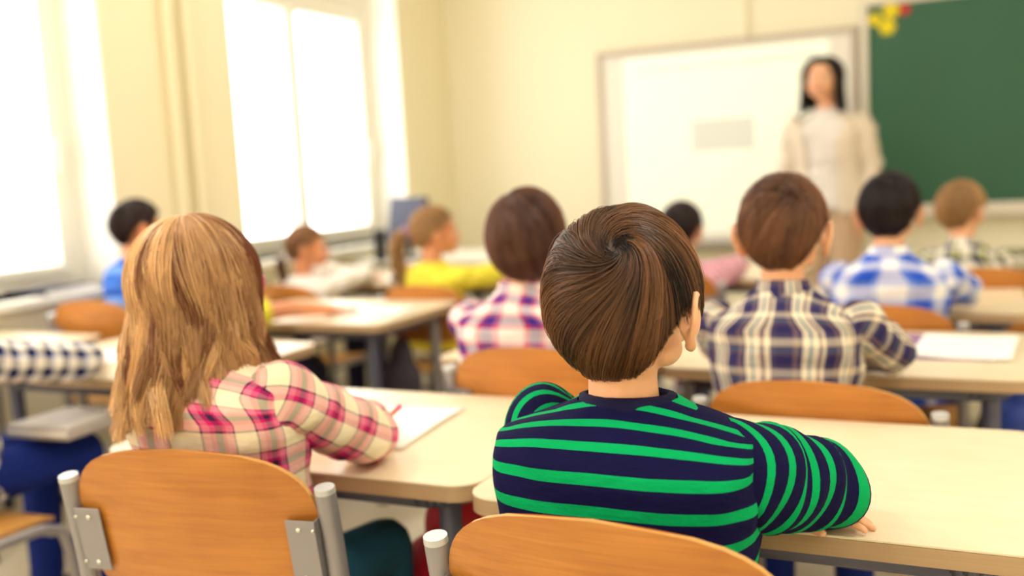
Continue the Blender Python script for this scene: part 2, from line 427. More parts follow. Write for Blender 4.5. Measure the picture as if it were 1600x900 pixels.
# vertical pipes on the pier between the windows, casing strip on the front wall
bm = bmesh.new()
for y in (3.40, 3.52): cyl(bm, (WX+.035, y, 0), (WX+.035, y, HZ), .022, n=20)
for z in (.4, 2.4): bx(bm, WX-.005, WX+.03, 3.38, 3.54, z, z+.03)
tag(fix_smooth(from_bm('heating_pipes', bm, M['wall_left'])), 'pair of vertical heating pipes painted yellow on the wall between the windows', 'pipe')
bm = bmesh.new(); bx(bm, -1.315, -1.29, FY-.022, FY, 1.816, HZ)
tag(from_bm('cable_duct', bm, M['wall'], bevel=.003), 'narrow cream cable duct running up the wall above the projection board', 'cable duct')
for nm, a in (('baseboard_front', (WX, RX, FY-.015, FY, 0, .08)), ('baseboard_left', (WX, WX+.015, BY, FY-.015, 0, .08))):
    bm = bmesh.new(); bx(bm, *a); struct(nm, bm, M['white'], bevel=.003)
# ceiling lamps out of view, added to light the room
for i, (x, y) in enumerate(((-1.9, .2), (-1.9, 2.6), (-1.9, 4.8), (.9, .2), (.9, 2.6), (.9, 4.8))):
    pass
def added_ceiling_lamp(x, y, LAMP_W):
    r = empty('added_ceiling_lamp', (x, y, HZ), 0, 'long white ceiling lamp out of view, added to light the room', 'lamp', 'added ceiling lamps')
    bm = bmesh.new(); bx(bm, -.14, .14, -.62, .62, -.07, 0); from_bm('housing', bm, M['white'], r, bevel=.008)
    bm = bmesh.new(); bx(bm, -.11, .11, -.59, .59, -.082, -.071); from_bm('diffuser', bm, flat('added_lamp_diffuser', (255, 250, 235), .5, emis=((255, 248, 230), 6.)), r, bevel=.004)
    l = area('added_lamp_light', (0, 0, -.09), (0, 0, 0), .3, 1.2, LAMP_W, (1, .96, .90)); l.parent = r
for x in (-2.2, .9):
    for y, p_ in ((-1.6, 26), (.9, 25), (3.4, 11)): added_ceiling_lamp(x, y, p_)

# ------------------------------------------------------------------ boards
r = empty('projection_board', (-1.45, FY, .62), 0, 'wide white interactive projection board with grey metal frame on the front wall', 'whiteboard')
bw, bh = 1.535, 1.19
bm = bmesh.new(); bx(bm, -bw/2, bw/2, -.035, 0, 0, bh); from_bm('backing_panel', bm, M['board_white'], r)
bm = bmesh.new(); f = .028
bx(bm, -bw/2-.005, bw/2+.005, -.05, -.0, bh-f, bh+.004); bx(bm, -bw/2-.005, -bw/2+f, -.05, 0, .0, bh-f); bx(bm, bw/2-f, bw/2+.005, -.05, 0, .0, bh-f)
from_bm('board_frame', bm, M['board_frame'], r, bevel=.004)
bm = bmesh.new(); bx(bm, -bw/2-.01, bw/2+.01, -.095, -.0, -.035, .0); bx(bm, -bw/2-.01, bw/2+.01, -.1, -.092, -.035, .012); from_bm('pen_tray', bm, flat('grey_pen_tray', (150, 142, 130), .5), r, bevel=.003)
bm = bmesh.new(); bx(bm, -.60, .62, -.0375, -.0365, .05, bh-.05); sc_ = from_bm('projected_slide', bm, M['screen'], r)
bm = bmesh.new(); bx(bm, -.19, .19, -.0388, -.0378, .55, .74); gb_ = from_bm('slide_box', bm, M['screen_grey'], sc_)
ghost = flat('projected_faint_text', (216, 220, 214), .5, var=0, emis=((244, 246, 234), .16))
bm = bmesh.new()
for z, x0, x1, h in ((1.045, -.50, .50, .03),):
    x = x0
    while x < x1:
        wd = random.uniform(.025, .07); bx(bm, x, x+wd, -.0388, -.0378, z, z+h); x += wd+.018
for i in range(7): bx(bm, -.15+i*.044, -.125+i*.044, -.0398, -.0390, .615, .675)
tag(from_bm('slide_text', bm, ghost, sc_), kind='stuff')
r = empty('green_chalkboard', (.80, FY, .80), 0, 'large dark green chalkboard on the front wall beside the projection board', 'chalkboard')
cw = 1.42
bm = bmesh.new(); bx(bm, -cw, cw, -.04, 0, 0, 1.11); from_bm('writing_surface', bm, M['chalk'], r)
bm = bmesh.new(); bx(bm, -cw-.04, -cw, -.052, 0, -.03, 1.14); bx(bm, cw, cw+.04, -.052, 0, -.03, 1.14); bx(bm, -cw, cw, -.052, 0, 1.11, 1.14)
from_bm('board_frame', bm, M['tray'], r, bevel=.004)
bm = bmesh.new(); bx(bm, -cw, cw, -.11, 0, -.055, .0); bx(bm, -cw, cw, -.115, -.108, -.055, .014); from_bm('chalk_tray', bm, M['tray'], r, bevel=.004)
def flower(x, z, rad, mat, lab, petals=6, cat='magnet'):
    bm = bmesh.new()
    cyl(bm, (0, -.001, 0), (0, -.008, 0), rad*.62, n=20)
    for i in range(petals):
        a = i/petals*2*math.pi; cyl(bm, (rad*.6*math.cos(a), -.001, rad*.6*math.sin(a)), (rad*.6*math.cos(a), -.006, rad*.6*math.sin(a)), rad*.42, n=14)
    o = from_bm('flower_magnet', bm, mat); o.location = (x, FY-.04, z); tag(o, lab, cat, 'paper flower magnets on the chalkboard')
flower(-.500, 1.876, .045, M['yellow'], 'yellow paper flower on the chalkboard, the one beside the red flower')
flower(-.585, 1.835, .035, M['yellow'], 'yellow paper flower nearest the frame corner of the chalkboard')
flower(-.520, 1.79, .045, M['yellow'], 'lowest yellow paper flower of the cluster on the chalkboard')
flower(-.430, 1.872, .03, M['red'], 'small red paper flower in the corner of the green chalkboard', 5)

# ------------------------------------------------------------------ school desks
DZ = .64
def make_desk():
    r = empty('school_desk', (0, 0, 0))
    wd, dp = .797, .57
    ol = rrect(wd, dp, (.05,)*4, 8)
    bm = bmesh.new(); prism(bm, ol, DZ-.004, DZ); from_bm('laminate_surface', bm, M['desk'], r, bevel=.0012)
    bm = bmesh.new(); prism(bm, ol, DZ-.028, DZ-.0041); fix_smooth(from_bm('edge_band', bm, M['desk_edge'], r), 30)
    bm = bmesh.new()
    il = rrect(wd-.11, dp-.10, (.07,)*4, 8)
    n = len(il); pts = [(x, y, DZ-.045) for x, y in il]
    for i in range(n): capsule(bm, pts[i], .0155, pts[(i+1) % n], .0155, 10)
    fr = from_bm('frame_rail', bm, M['steel_dark'], r, True)
    for sx in (-1, 1):
        for sy in (-1, 1):
            bm = bmesh.new(); x, y = sx*(wd/2-.085), sy*(dp/2-.075)
            cyl(bm, (x, y, .03), (x, y, DZ-.045), .019, n=20); lg = fix_smooth(from_bm('leg', bm, M['steel_dark'] if sy < 0 else M['steel'], r))
            bm = bmesh.new(); cyl(bm, (x, y, 0), (x, y, .034), .0225, .021, n=20); fix_smooth(from_bm('foot_cap', bm, M['rubber'], lg))
    return r
DESKS = [  # centre x, near edge y, label
    (-.318, 1.26, 'pale maple desk under the folded arms of the boy in navy and green stripes'),
    (-1.117, 1.30, 'pale maple school desk where the long-haired girl in pink plaid leans on her elbow'),
    (-.315, 2.23, 'pale desk with a purple folder under white paper, where the boy in teal plaid sits'),
    (-1.022, 2.235, 'pale desk in front of the brown bobbed child in purple plaid'),
    (-.30, 3.13, 'pale desk in front of the boy in the royal blue and white plaid shirt'),
    (-1.10, 3.93, 'pale desk in front of the dark-haired child in the pink striped top'),
    (-.20+.1, 4.14, 'pale desk in front of the fair-haired boy, nearest the chalkboard'),
    (-2.21, 1.83, 'pale desk holding the sleeve of the navy checked child at the frame edge'),
    (-3.005, 1.88, 'pale desk by the window wall behind the blue striped boy\'s chair'),
    (-2.215, 2.73, 'pale desk with grey legs where the child with yellow sleeves rests bare arms'),
    (-3.005, 2.92, 'pale desk by the windows in front of the boy in the blue striped top'),
    (-1.98+.0, 3.84, 'pale desk in front of the ponytailed girl in yellow'),
    (-2.78+.02, 3.80, 'pale desk in front of the small girl in white by the windows'),
]
d0 = make_desk(); desks = [d0]+[copy_tree(d0) for _ in DESKS[1:]]
for d, (x, yn, lab) in zip(desks, DESKS):
    sx_, sy_ = (.76, 1) if 'bobbed child' in lab else (.70, .95) if 'window wall' in lab else (.70, .68) if 'by the windows in front' in lab else (1, 1)
    d.scale = (sx_, sy_, 1); d.location = (x, yn+.285*sy_, 0); tag(d, lab, 'desk', 'school desks')

# ------------------------------------------------------------------ chairs
def make_chair():
    r = empty('school_chair', (0, 0, 0))
    px, top = .218, .69
    # wooden back, curved plywood
    W_, H_ = .410, .212
    NX, NZ = 40, 24
    bm = bmesh.new(); g = [[None]*(NX+1) for _ in range(NZ+1)]
    def outline_half(t):   # z -> half width, superellipse-like with a high arched top
        return t
    for side, off in ((0, 0.), (1, -.009)):
        for j in range(NZ+1):
            for i in range(NX+1):
                u = -1+2*i/NX; v = -1+2*j/NZ
                v = math.sin(v*math.pi/2)
                x = u*W_/2*max(0., 1-abs(v)**3.2)**(1/5.5)
                z = .510+H_/2+v*H_/2+(.030*(1-(x/(W_/2))**2)*v if v > 0 else .008*(1-(x/(W_/2))**2)*v)
                y = -.172-.024*(1-(x/(W_/2))**2)-(z-.62)*.16+off
                g_ = bm.verts.new((x, y, z))
                if side == 0: g[j][i] = [g_]
                else: g[j][i].append(g_)
    front = []; 
    for j in range(NZ):
        for i in range(NX):
            bm.faces.new((g[j][i][0], g[j+1][i][0], g[j+1][i+1][0], g[j][i+1][0]))
            bm.faces.new((g[j][i][1], g[j][i+1][1], g[j+1][i+1][1], g[j+1][i][1]))
    border = [(0, i) for i in range(NX)]+[(j, NX) for j in range(NZ)]+[(NZ, i) for i in range(NX, 0, -1)]+[(j, 0) for j in range(NZ, 0, -1)]
    ef = []
    for k in range(len(border)):
        a = border[k]; b = border[(k+1) % len(border)]
        ef.append(bm.faces.new((g[a[0]][a[1]][0], g[b[0]][b[1]][0], g[b[0]][b[1]][1], g[a[0]][a[1]][1])))
    for f_ in ef: f_.material_index = 1
    bmesh.ops.recalc_face_normals(bm, faces=bm.faces)
    bk = from_bm('backrest', bm, M['seat_wood'], r); bk.data.materials.append(M['ply_edge']); fix_smooth(bk, 45)
    # seat
    ol = []
    for x, y in rrect(.395, .36, (.06, .06, .05, .05), 8): ol.append((x, y))
    bm = bmesh.new(); N = 20
    def sz(x, y): return .385-.010*math.cos(x/.185*math.pi/2)*1.0-(.02*max(0, (y-.10)/.08)**2 if y > .10 else 0)
    lo = []; hi = []
    ringsn = 8
    grid = []
    for k in range(ringsn+1):
        s = 1-k/ringsn*.999; grid.append([(x*s, y*s) for x, y in ol])
    vt = [[bm.verts.new((x, y, sz(x, y))) for x, y in gr] for gr in grid]; vb = [[bm.verts.new((x, y, sz(x, y)-.011)) for x, y in gr] for gr in grid]
    n = len(ol)
    for k in range(ringsn):
        for i in range(n):
            j = (i+1) % n
            bm.faces.new((vt[k][i], vt[k][j], vt[k+1][j], vt[k+1][i])); bm.faces.new((vb[k][i], vb[k+1][i], vb[k+1][j], vb[k][j]))
    for i in range(n): 
        j = (i+1) % n; f_ = bm.faces.new((vt[0][j], vt[0][i], vb[0][i], vb[0][j])); f_.material_index = 1
    bmesh.ops.recalc_face_normals(bm, faces=bm.faces)
    st_ = from_bm('seat', bm, M['seat_wood2'], r); st_.data.materials.append(M['ply_edge']); fix_smooth(st_, 45)
    for s in (-1, 1):
        back_at = lambda z: -.178-(z-.62)*.16
        pts = [(s*px, back_at(top), top), (s*px, back_at(.56), .56), (s*(px-.002), -.160, .42), (s*(px-.004), -.165, .30), (s*(px-.0), -.215, .012)]
        p = tube('rear_post', pts, .0148, M['steel'], r, n=22, samples=36, cap=True); fix_smooth(p, 45)
        bm = bmesh.new(); d = Vector((0, -.16, 1)).normalized(); a = Vector((s*px, back_at(top), top))
        cyl(bm, a-d*.002, a+d*.006, .0152, .0146, n=22); fix_smooth(from_bm('end_cap', bm, M['cap'], p))
        bm = bmesh.new(); cyl(bm, (s*px, -.2155, 0), (s*px, -.2135, .03), .018, n=18); fix_smooth(from_bm('foot_glide', bm, M['rubber'], p))
        pts = [(s*px, .195, .012), (s*(px-.004), .165, .30), (s*(px-.010), .13, .352), (s*(px-.014), .05, .362), (s*(px-.006), -.15, .362)]
        l = tube('front_leg', pts, .0125, M['steel'], r, n=16, samples=36)
        bm = bmesh.new(); cyl(bm, (s*px, .1955, 0), (s*px, .1935, .03), .016, n=18); fix_smooth(from_bm('foot_glide', bm, M['rubber'], l))
        # L bracket with rivets
        R_ = Matrix.Rotation(math.radians(9.1), 3, 'X')
        bm = bmesh.new()
        x0, x1 = sorted((s*(px-.012), s*(px-.060)))
        zc = .598; yb = -.186-(zc-.62)*.16-.009
        bx(bm, x0, x1, yb-.0035, yb-.0008, zc-.052, zc+.052, rot=R_, piv=(0, yb, zc))
        xa, xb = sorted((s*(px-.016), s*(px-.012)))
        bx(bm, xa, xb, yb-.0035, yb+.016, zc-.052, zc+.052, rot=R_, piv=(0, yb, zc))
        br = from_bm('bracket', bm, M['steel'], r, bevel=.0012)
        for dz in (-.038, .038):
            for ox in (.040, .017):
                bm = bmesh.new(); c = Vector((0, yb, zc))+R_ @ Vector((s*(px-ox), -.004, dz)); ball(bm, c, (.0042 if ox > .02 else .003, .003, .0042 if ox > .02 else .003), n=2)
                from_bm('rivet', bm, M['rivet'], br, True)
    for y, z in ((-.163, .30), (.13, .345)):
        bm = bmesh.new(); capsule(bm, (-px+.008, y, z), .009, (px-.008, y, z), .009); from_bm('stretcher', bm, M['steel'], r, True)
    return r
CHAIRS = [ # x, y (origin), yaw deg, label
    (-.368, 1.158, -2.5, 'orange plywood chair behind the boy in the navy and green striped top'),
    (-1.083, 1.250, 8.4, 'orange plywood chair behind the girl with long blonde hair, nearest the camera on her side'),
    (-.285, 2.050, -4, 'honey plywood chair behind the boy in the navy, teal and cream plaid shirt'),
    (-.86, 2.075, -3, 'honey plywood chair behind the bobbed child in purple plaid'),
    (-.285, 3.02, 0, 'honey plywood chair behind the boy in royal blue plaid'),
    (-.02, 3.89, 0, 'orange plywood chair behind the fair-haired boy near the chalkboard'),
    (-1.06, 3.58, 0, 'honey plywood chair behind the dark-haired child in pink stripes'),
    (-2.0, 3.50, 0, 'wooden chair behind the ponytailed girl in the yellow top'),
    (-2.68, 3.50, 0, 'wooden chair behind the small girl in white'),
    (-2.85, 2.68, 0, 'brown plywood chair behind the boy in the blue striped top by the window'),
    (-2.17, 1.40, 0, 'plywood chair with grey bent tube frame under the child in navy checks'),
    (-2.36, 2.61, 0, 'plywood chair of the child with yellow sleeves'),
]
c0 = make_chair(); chairs = [c0]+[copy_tree(c0) for _ in CHAIRS[1:]]
for c_, (x, y, a, lab) in zip(chairs, CHAIRS):
    c_.location = (x, y, 0); c_.rotation_euler = (0, 0, math.radians(a)); tag(c_, lab, 'chair', 'school chairs')
    if lab.startswith('wooden'): c_.scale = (.93,)*3
    if 'teal and cream' in lab or 'royal blue' in lab or 'fair-haired' in lab: c_.scale = (1., 1., .945)

# ------------------------------------------------------------------ hair
def strand_mesh(name, P, R, tone, NRM, mat, parent, flatten=1.0):
    """P (N,K,3) points, R (N,K) radii, tone (N,K), NRM (N,K,3) outward normals -> one mesh of thin three-sided strands"""
    N, K, _ = P.shape
    T = np.gradient(P, axis=1); T /= np.linalg.norm(T, axis=2, keepdims=True)+1e-9
    n = NRM-T*(NRM*T).sum(2, keepdims=True); n /= np.linalg.norm(n, axis=2, keepdims=True)+1e-9
    b = np.cross(T, n)
    V = np.stack([P+R[..., None]*n*flatten, P+R[..., None]*(-.5*n*flatten+.87*b), P+R[..., None]*(-.5*n*flatten-.87*b)], axis=2)  # N,K,3,3
    verts = V.reshape(-1, 3).astype(np.float32)
    base = (np.arange(N)[:, None, None]*K+np.arange(K-1)[None, :, None])*3
    i = np.arange(3)[None, None, :]; j = (i+1) % 3
    F = np.stack([base+i, base+j, base+3+j, base+3+i], axis=-1).reshape(-1, 4)
    me = bpy.data.meshes.new(name)
    me.vertices.add(len(verts)); me.vertices.foreach_set('co', verts.ravel())
    me.loops.add(F.size); me.loops.foreach_set('vertex_index', F.ravel().astype(np.int32))
    me.polygons.add(len(F)); me.polygons.foreach_set('loop_start', np.arange(0, F.size, 4, dtype=np.int32)); me.polygons.foreach_set('loop_total', np.full(len(F), 4, np.int32))
    me.polygons.foreach_set('use_smooth', np.ones(len(F), bool))
    me.update(calc_edges=True); me.validate()
    at = me.attributes.new('tone', 'FLOAT', 'POINT'); at.data.foreach_set('value', np.repeat(np.clip(tone, 0, 1).ravel(), 3).astype(np.float32))
    return mesh_obj(name, me, mat, parent)
def nrm(v): return v/(np.linalg.norm(v, axis=-1, keepdims=True)+1e-9)
def hairline(pts):
    az = np.array([p[0] for p in pts], float); z = np.array([p[1] for p in pts], float)
    def f(d, asym=0):
        a = np.degrees(np.abs(np.arctan2(d[..., 0], d[..., 1]))); return np.interp(a, az, z)
    return f
HL_BOY = hairline([(0, .42), (40, .40), (62, .15), (74, -.25), (84, -.30), (92, -.02), (104, -.05), (116, -.35), (130, -.68), (150, -.86), (180, -.88)])
HL_BOB = hairline([(0, .30), (40, .22), (52, -.4), (62, -.9), (75, -.93), (180, -.93)])
HL_PULL = hairline([(0, .5), (45, .46), (65, .2), (80, -.1), (95, -.05), (110, -.4), (130, -.72), (180, -.8)])
HL_LONG = hairline([(0, .55), (30, .5), (52, .0), (65, -.5), (80, -.8), (180, -.95)])
def hair_cap(parent, Mh, c, rad, hl, mat, inner=.70, noise=.004, scale=.955, name='hair'):
    bm = bmesh.new(); U, V = 96, 64; vs = []
    ul = bm.loops.layers.uv.new('UVMap')
    rs = np.random.default_rng(3)
    for j in range(V+1):
        th = math.pi*j/V; row = []
        for i in range(U):
            a = 2*math.pi*i/U; d = np.array([math.sin(th)*math.sin(a), math.sin(th)*math.cos(a), math.cos(th)])
            e = (d[2]-hl(d)); s = 1/(1+math.exp(-e*22)); f = inner+(scale-inner)*s
            f += s*noise/.1*(.5*math.sin(17*a+5*math.sin(3*th))+.5*math.sin(31*a+2))*math.sin(th)**.5*.5
            row.append(bm.verts.new(Mh @ Vector(c+d*rad*f)))
        vs.append(row)
    for j in range(V):
        for i in range(U):
            k = (i+1) % U
            try: f_ = bm.faces.new((vs[j][i], vs[j+1][i], vs[j+1][k], vs[j][k]))
            except ValueError: continue
            for lp, (a, b) in zip(f_.loops, ((i, j), (i, j+1), (i+1, j+1), (i+1, j))): lp[ul].uv = (a/U, b/V)
    bmesh.ops.remove_doubles(bm, verts=bm.verts, dist=1e-6); bmesh.ops.recalc_face_normals(bm, faces=bm.faces)
    return from_bm(name, bm, mat, parent, True)
def short_hair(parent, Mh, c, rad, hl, mat, W, n=4000, K=14, step=.085, r=.0006, swirl=1.3, swd=.8, grav=.5, clump=.6, locks=160, lift=.02, contrast=1., nlow=.5, seed=1, sgn=-1, hl_noise=.05, side_dir=(0, 0, 0), spread=.012):
    g = np.random.default_rng(seed); W = nrm(np.array(W, float))
    def roots(m):
        out = np.zeros((0, 3))
        while len(out) < m:
            d = nrm(g.normal(size=(m*2, 3))); out = np.vstack([out, d[d[:, 2] > hl(d)+.02]])
        return out[:m]
    def trace(d0, lens):
        D = [d0]; d = d0.copy(); alive = np.ones(len(d0), bool); AL = [alive.copy()]
        for k in range(K-1):
            tr = nrm(-(W-(d@W)[:, None]*d)); ts = sgn*np.cross(d, tr); th = np.arccos(np.clip(d@W, -1, 1))
            dw = np.array([0, 0, -1.])+np.array(side_dir, float); dn = dw-(d@dw)[:, None]*d
            q = tr+swirl*np.exp(-th/swd)[:, None]*ts+grav*np.clip(th-.2, 0, 1.2)[:, None]*dn
            q = nrm(q); nd = nrm(d+q*(step*lens)[:, None])
            ok = alive & (nd[:, 2] > hl(nd)-hl_noise*jit)
            d = np.where(ok[:, None], nd, d+(nd-d)*.02); alive = ok; D.append(d); AL.append(alive.copy())
        return np.stack(D, 1), np.stack(AL, 1)
    L0 = roots(locks); jit = np.ones(len(L0)); LP, _ = trace(L0, np.ones(len(L0)))
    d0 = roots(n); jit = g.uniform(-.6, 1.6, n)
    nape = np.clip((d0[:, 2]-hl(d0))/.5, .15, 1)
    lens = g.uniform(.7, 1.15, n)*(.45+.55*nape)
    DP, AL = trace(d0, lens)
    idx = np.argmax(d0@L0.T, axis=1)
    s = np.linspace(0, 1, K)[None, :, None]
    lockp = LP[idx]
    DP = nrm(DP*(1-clump*s**1.3)+lockp*(clump*s**1.3)) if clump else DP
    layer = g.uniform(0, 1, n)
    lockh = g.uniform(-1, 1, len(L0))[idx]
    ss = np.linspace(0, 1, K)[None, :]
    low = np.clip((d0[:, 2]-hl(d0))/nlow, .15, 1)[:, None]        # the short nape hair lies flat
    h = -.055+.045*np.clip(ss*7, 0, 1)**.6+low*(layer[:, None]*.035+lockh[:, None]*lift*np.sin(np.pi*np.clip(ss*.85+.08, 0, 1)))+low*.015*np.sin(np.pi*ss)
    fly = (g.uniform(size=n) < .05)*g.uniform(0, 1, n)
    h = h+fly[:, None]*np.linspace(0, 1, K)[None, :]**2*.07
    h = h+.012*np.sin(np.linspace(0, 1, K)[None, :]*5+g.uniform(0, 6, n)[:, None])*.5
    wv = g.normal(size=(n, 1, 3))*spread*s
    P = c+nrm(DP+wv)*(1+h[..., None])*rad
    NR = nrm(DP/rad)
    R = r*(1.05-.75*np.linspace(0, 1, K)[None, :]**2)*g.uniform(.7, 1.3, n)[:, None]*np.where(AL, 1, .5)
    tone = .30+.20*contrast*g.normal(size=(len(L0)))[idx][:, None]+.17*g.normal(size=n)[:, None]+.12*np.linspace(0, 1, K)[None, :]+.22*layer[:, None]+.12*lockh[:, None]
    Mn = np.array(Mh); P = P@Mn[:3, :3].T+Mn[:3, 3]; NR = NR@Mn[:3, :3].T
    return strand_mesh('hair_strands', P, R, tone, NR, mat, parent)
def long_hair(parent, Mh, c, rad, mat, length=.3, n=7000, K=26, r=.0007, azmin=55, crown=(0, -.2, 1), part=None, spreadf=.10, wave=.006, clump=.7, locks=150, seed=2, tmax=105, taper=0., thick=.16, tonemid=.4, minlen=.75, left=0.):
    g = np.random.default_rng(seed); crown = nrm(np.array(crown, float))
    def basis():
        a = nrm(np.cross(crown, np.array([1., 0, 0]))); return np.cross(a, crown), a      # right-ish, forward-ish
    e1, e2 = basis()
    if e2[1] < 0: e2 = -e2
    if e1[0] < 0: e1 = -e1
    def path(az, t0, L, layer):
        s = np.linspace(0, 1, K)[None, :]; arc = s*L[:, None]
        R0 = .1; tm = math.radians(tmax)
        th = np.minimum(t0[:, None]+arc/R0, tm)
        hang = np.maximum(0, arc-(tm-t0[:, None])*R0)
        d = np.cos(th)[..., None]*crown+np.sin(th)[..., None]*(np.sin(az)[:, None, None]*e1+np.cos(az)[:, None, None]*e2)
        P = c+d*rad*(1+layer[:, None, None]*thick*np.minimum(1, s*3)[..., None])
        hd = d.copy(); hd[..., 2] = 0; hd = nrm(hd)
        P = P+np.array([0, 0, -1.])*hang[..., None]*(1+left*1.2*(d[..., :1] < 0))+hd*(hang*(spreadf-taper*hang/.2))[..., None]*np.where(d[..., :1] > .3, .25, 1.)+np.array([-1., 0, 0])*left*6*(hang**1.3)[..., None]*(.5-d[..., :1]*.5)
        return P, hd
    azm = math.radians(azmin)
    A = g.uniform(azm, 2*math.pi-azm, locks); T0 = g.uniform(.08, 1.2, locks)**1.0; LL = length*g.uniform(minlen, 1.05, locks)+(tmax/57.3-T0)*.1
    LY = g.uniform(.2, 1, locks)
    LPt, _ = path(A, T0, LL, LY)
    s = np.linspace(0, 1, K)
    ph = g.uniform(0, 6.28, (locks, 1)); fq = g.uniform(6, 12, (locks, 1)); am = g.uniform(.3, 1.4, (locks, 1))*wave
    LPt[..., 0] += am*np.sin(ph+fq*s[None])*s[None]; LPt[..., 1] += am*np.cos(ph*1.7+fq*s[None])*s[None]
    per = g.integers(0, locks, n)
    az = A[per]+g.normal(size=n)*.16; az = np.clip(az, azm*.97, 2*math.pi-azm*.97); t0 = np.clip(T0[per]+g.normal(size=n)*.12, .02, 1.6)
    L = LL[per]*g.uniform(.88, 1.06, n); ly = np.clip(LY[per]+g.normal(size=n)*.2, 0, 1.15)
    P, hd = path(az, t0, L, ly)
    cl = clump*np.clip(s*1.8-.15, 0, 1)[None, :, None]*g.uniform(.75, 1, n)[:, None, None]
    P = P*(1-cl)+LPt[per]*cl
    P = P+(g.normal(size=(n, 1, 3))*.0028+.0012*np.sin(g.uniform(0, 6, (n, 1, 3))+s[None, :, None]*14))*s[None, :, None]
    R = r*(1.05-.7*s[None]**3)*g.uniform(.7, 1.3, n)[:, None]
    tone = tonemid+.30*g.normal(size=locks)[per][:, None]+.09*g.normal(size=n)[:, None]+.12*(s[None]-.3)+.12*(ly[:, None]-.5)
    NR = nrm(P-c)
    Mn = np.array(Mh); P = P@Mn[:3, :3].T+Mn[:3, 3]; NR = NR@Mn[:3, :3].T
    return strand_mesh('hair_strands', P, R, tone, NR, mat, parent)
def tail_hair(parent, pts, rads, mat, n=900, K=16, r=.0009, seed=5, tie=None):
    g = np.random.default_rng(seed); P0 = catmull(pts, K); T, N, B = frames(P0)
    rr = np.interp(np.linspace(0, 1, K), np.linspace(0, 1, len(rads)), rads)
    a = g.uniform(0, 6.28, n); q = np.sqrt(g.uniform(0, 1, n)); a2 = a[:, None]+np.linspace(0, .8, K)[None]
    off = rr[None, :, None]*q[:, None, None]*(np.cos(a2)[..., None]*N[None]+np.sin(a2)[..., None]*B[None])
    P = P0[None]+off; R = r*np.ones((n, K))*np.linspace(1.1, .4, K)[None]
    tone = .4+.25*g.normal(size=n)[:, None]+np.zeros((1, K))
    return strand_mesh('ponytail', P, R, tone, nrm(off+1e-5), mat, parent)

# ------------------------------------------------------------------ people
def hand_prims(bm, wr, fwd, nrml, side, s=1., curl=.35, fr=.0068, spread=.10):
    """palm with five separate fingers. wr wrist, fwd towards fingertips, nrml out of the palm, side +1 thumb on cross(fwd,nrml) side"""
    wr = Vector(wr); f = Vector(fwd).normalized(); n = Vector(nrml); n = (n-f*n.dot(f)).normalized(); t = f.cross(n)*side
    pl = .068*s
    for k, o in enumerate((-.024, -.008, .008, .023)):
        o *= s; capsule(bm, wr+t*o*.55+f*.006*s, .0115*s, wr+t*o+f*pl*(1-.05*abs(k-1.5)), .0085*s, 10)
    ln = (.044, .055, .060, .053)
    for k, o in enumerate((-.025, -.0085, .0085, .025)):
        o *= s; base = wr+t*o+f*pl*(1-.05*abs(k-1.5)); L = ln[k]*s; ang = 0; p = base
        d0 = (f+t*(o/s)*spread/.025).normalized()
        for j, (q, rr) in enumerate(((.45, 1.05), (.30, .95), (.25, .82))):
            ang += curl*(1.0 if j else .6)
            d = d0*math.cos(ang)+n*math.sin(ang); p2 = p+d*L*q
            capsule(bm, p, fr*s*rr, p2, fr*s*(rr-.08), 10); p = p2
    p = wr+t*.022*s+f*.018*s
    d = (f*.62+t*.72+n*.3).normalized(); p2 = p+d*.034*s; capsule(bm, p, .0105*s, p2, .0082*s, 10)
    d = (f*.9+t*.25+n*.25).normalized(); capsule(bm, p2, .0080*s, p2+d*.026*s, .0066*s, 10)

def head_prims(bm, Mh, s=1., adult=False, ear=1.0):
    """head in its own frame: origin = centre of the skull, x right, y forward"""
    R3 = Mh.to_3x3(); T_ = lambda v: Mh @ (Vector(v)*s)
    B = lambda c, r, rot=None, n=3: ball(bm, T_(c), [q*s for q in r], (R3 @ rot if rot is not None else R3), n)
    B((0, -.010, .008), (.074, .090, .080)); B((0, .012, -.018), (.066, .072, .070))
    B((0, .030, -.052), (.054, .056, .052)); B((0, .050, -.084), (.030, .034, .022)); B((0, .074, -.094), (.016, .014, .013))
    for sx in (-1, 1):
        B((sx*.034, .060, -.048), (.024, .022, .024)); B((sx*.030, .074, -.001), (.026, .012, .010)); B((sx*.044, .012, -.070), (.017, .034, .020))
    capsule(bm, T_((0, .086, -.008)), .0075*s, T_((0, .100, -.036)), .0105*s, 10); B((0, .097, -.040), (.014, .010, .008))
    for sx in (-1, 1): B((sx*.010, .092, -.042), (.007, .008, .006))
    B((0, .086, -.060), (.020, .012, .0065)); B((0, .084, -.069), (.017, .012, .007))
    # ears: helix rim, inner bowl, lobe
    for sx in (-1, 1):
        o = Vector((sx*.075, -.006, -.030)); k = ear
        def E(a, b, c_): return T_(o+Vector((sx*a*k, b*k, c_*k)))
        helix = [(.000, .012, -.004), (.008, .012, .012), (.014, .004, .026), (.018, -.010, .029), (.021, -.020, .020), (.021, -.023, .004), (.016, -.019, -.012), (.011, -.010, -.024), (.006, .002, -.028)]
        rr = [.0045, .0045, .0042, .0042, .0043, .0043, .0044, .0062, .0066]
        chain(bm, [E(*h) for h in helix], [q*s*k for q in rr])
        B((o[0]+sx*.009*k, o[1]-.006*k, o[2]+.002*k), (.006*k, .017*k, .024*k), Matrix.Rotation(-sx*.40, 3, 'Z'))
        B((o[0]+sx*.005*k, o[1]+.010*k, o[2]-.010*k), (.006*k, .006*k, .009*k))
        chain(bm, [E(.013, .0, .016), E(.016, -.009, .010), E(.015, -.011, -.004), E(.010, -.004, -.014)], [.0034*s*k]*4)

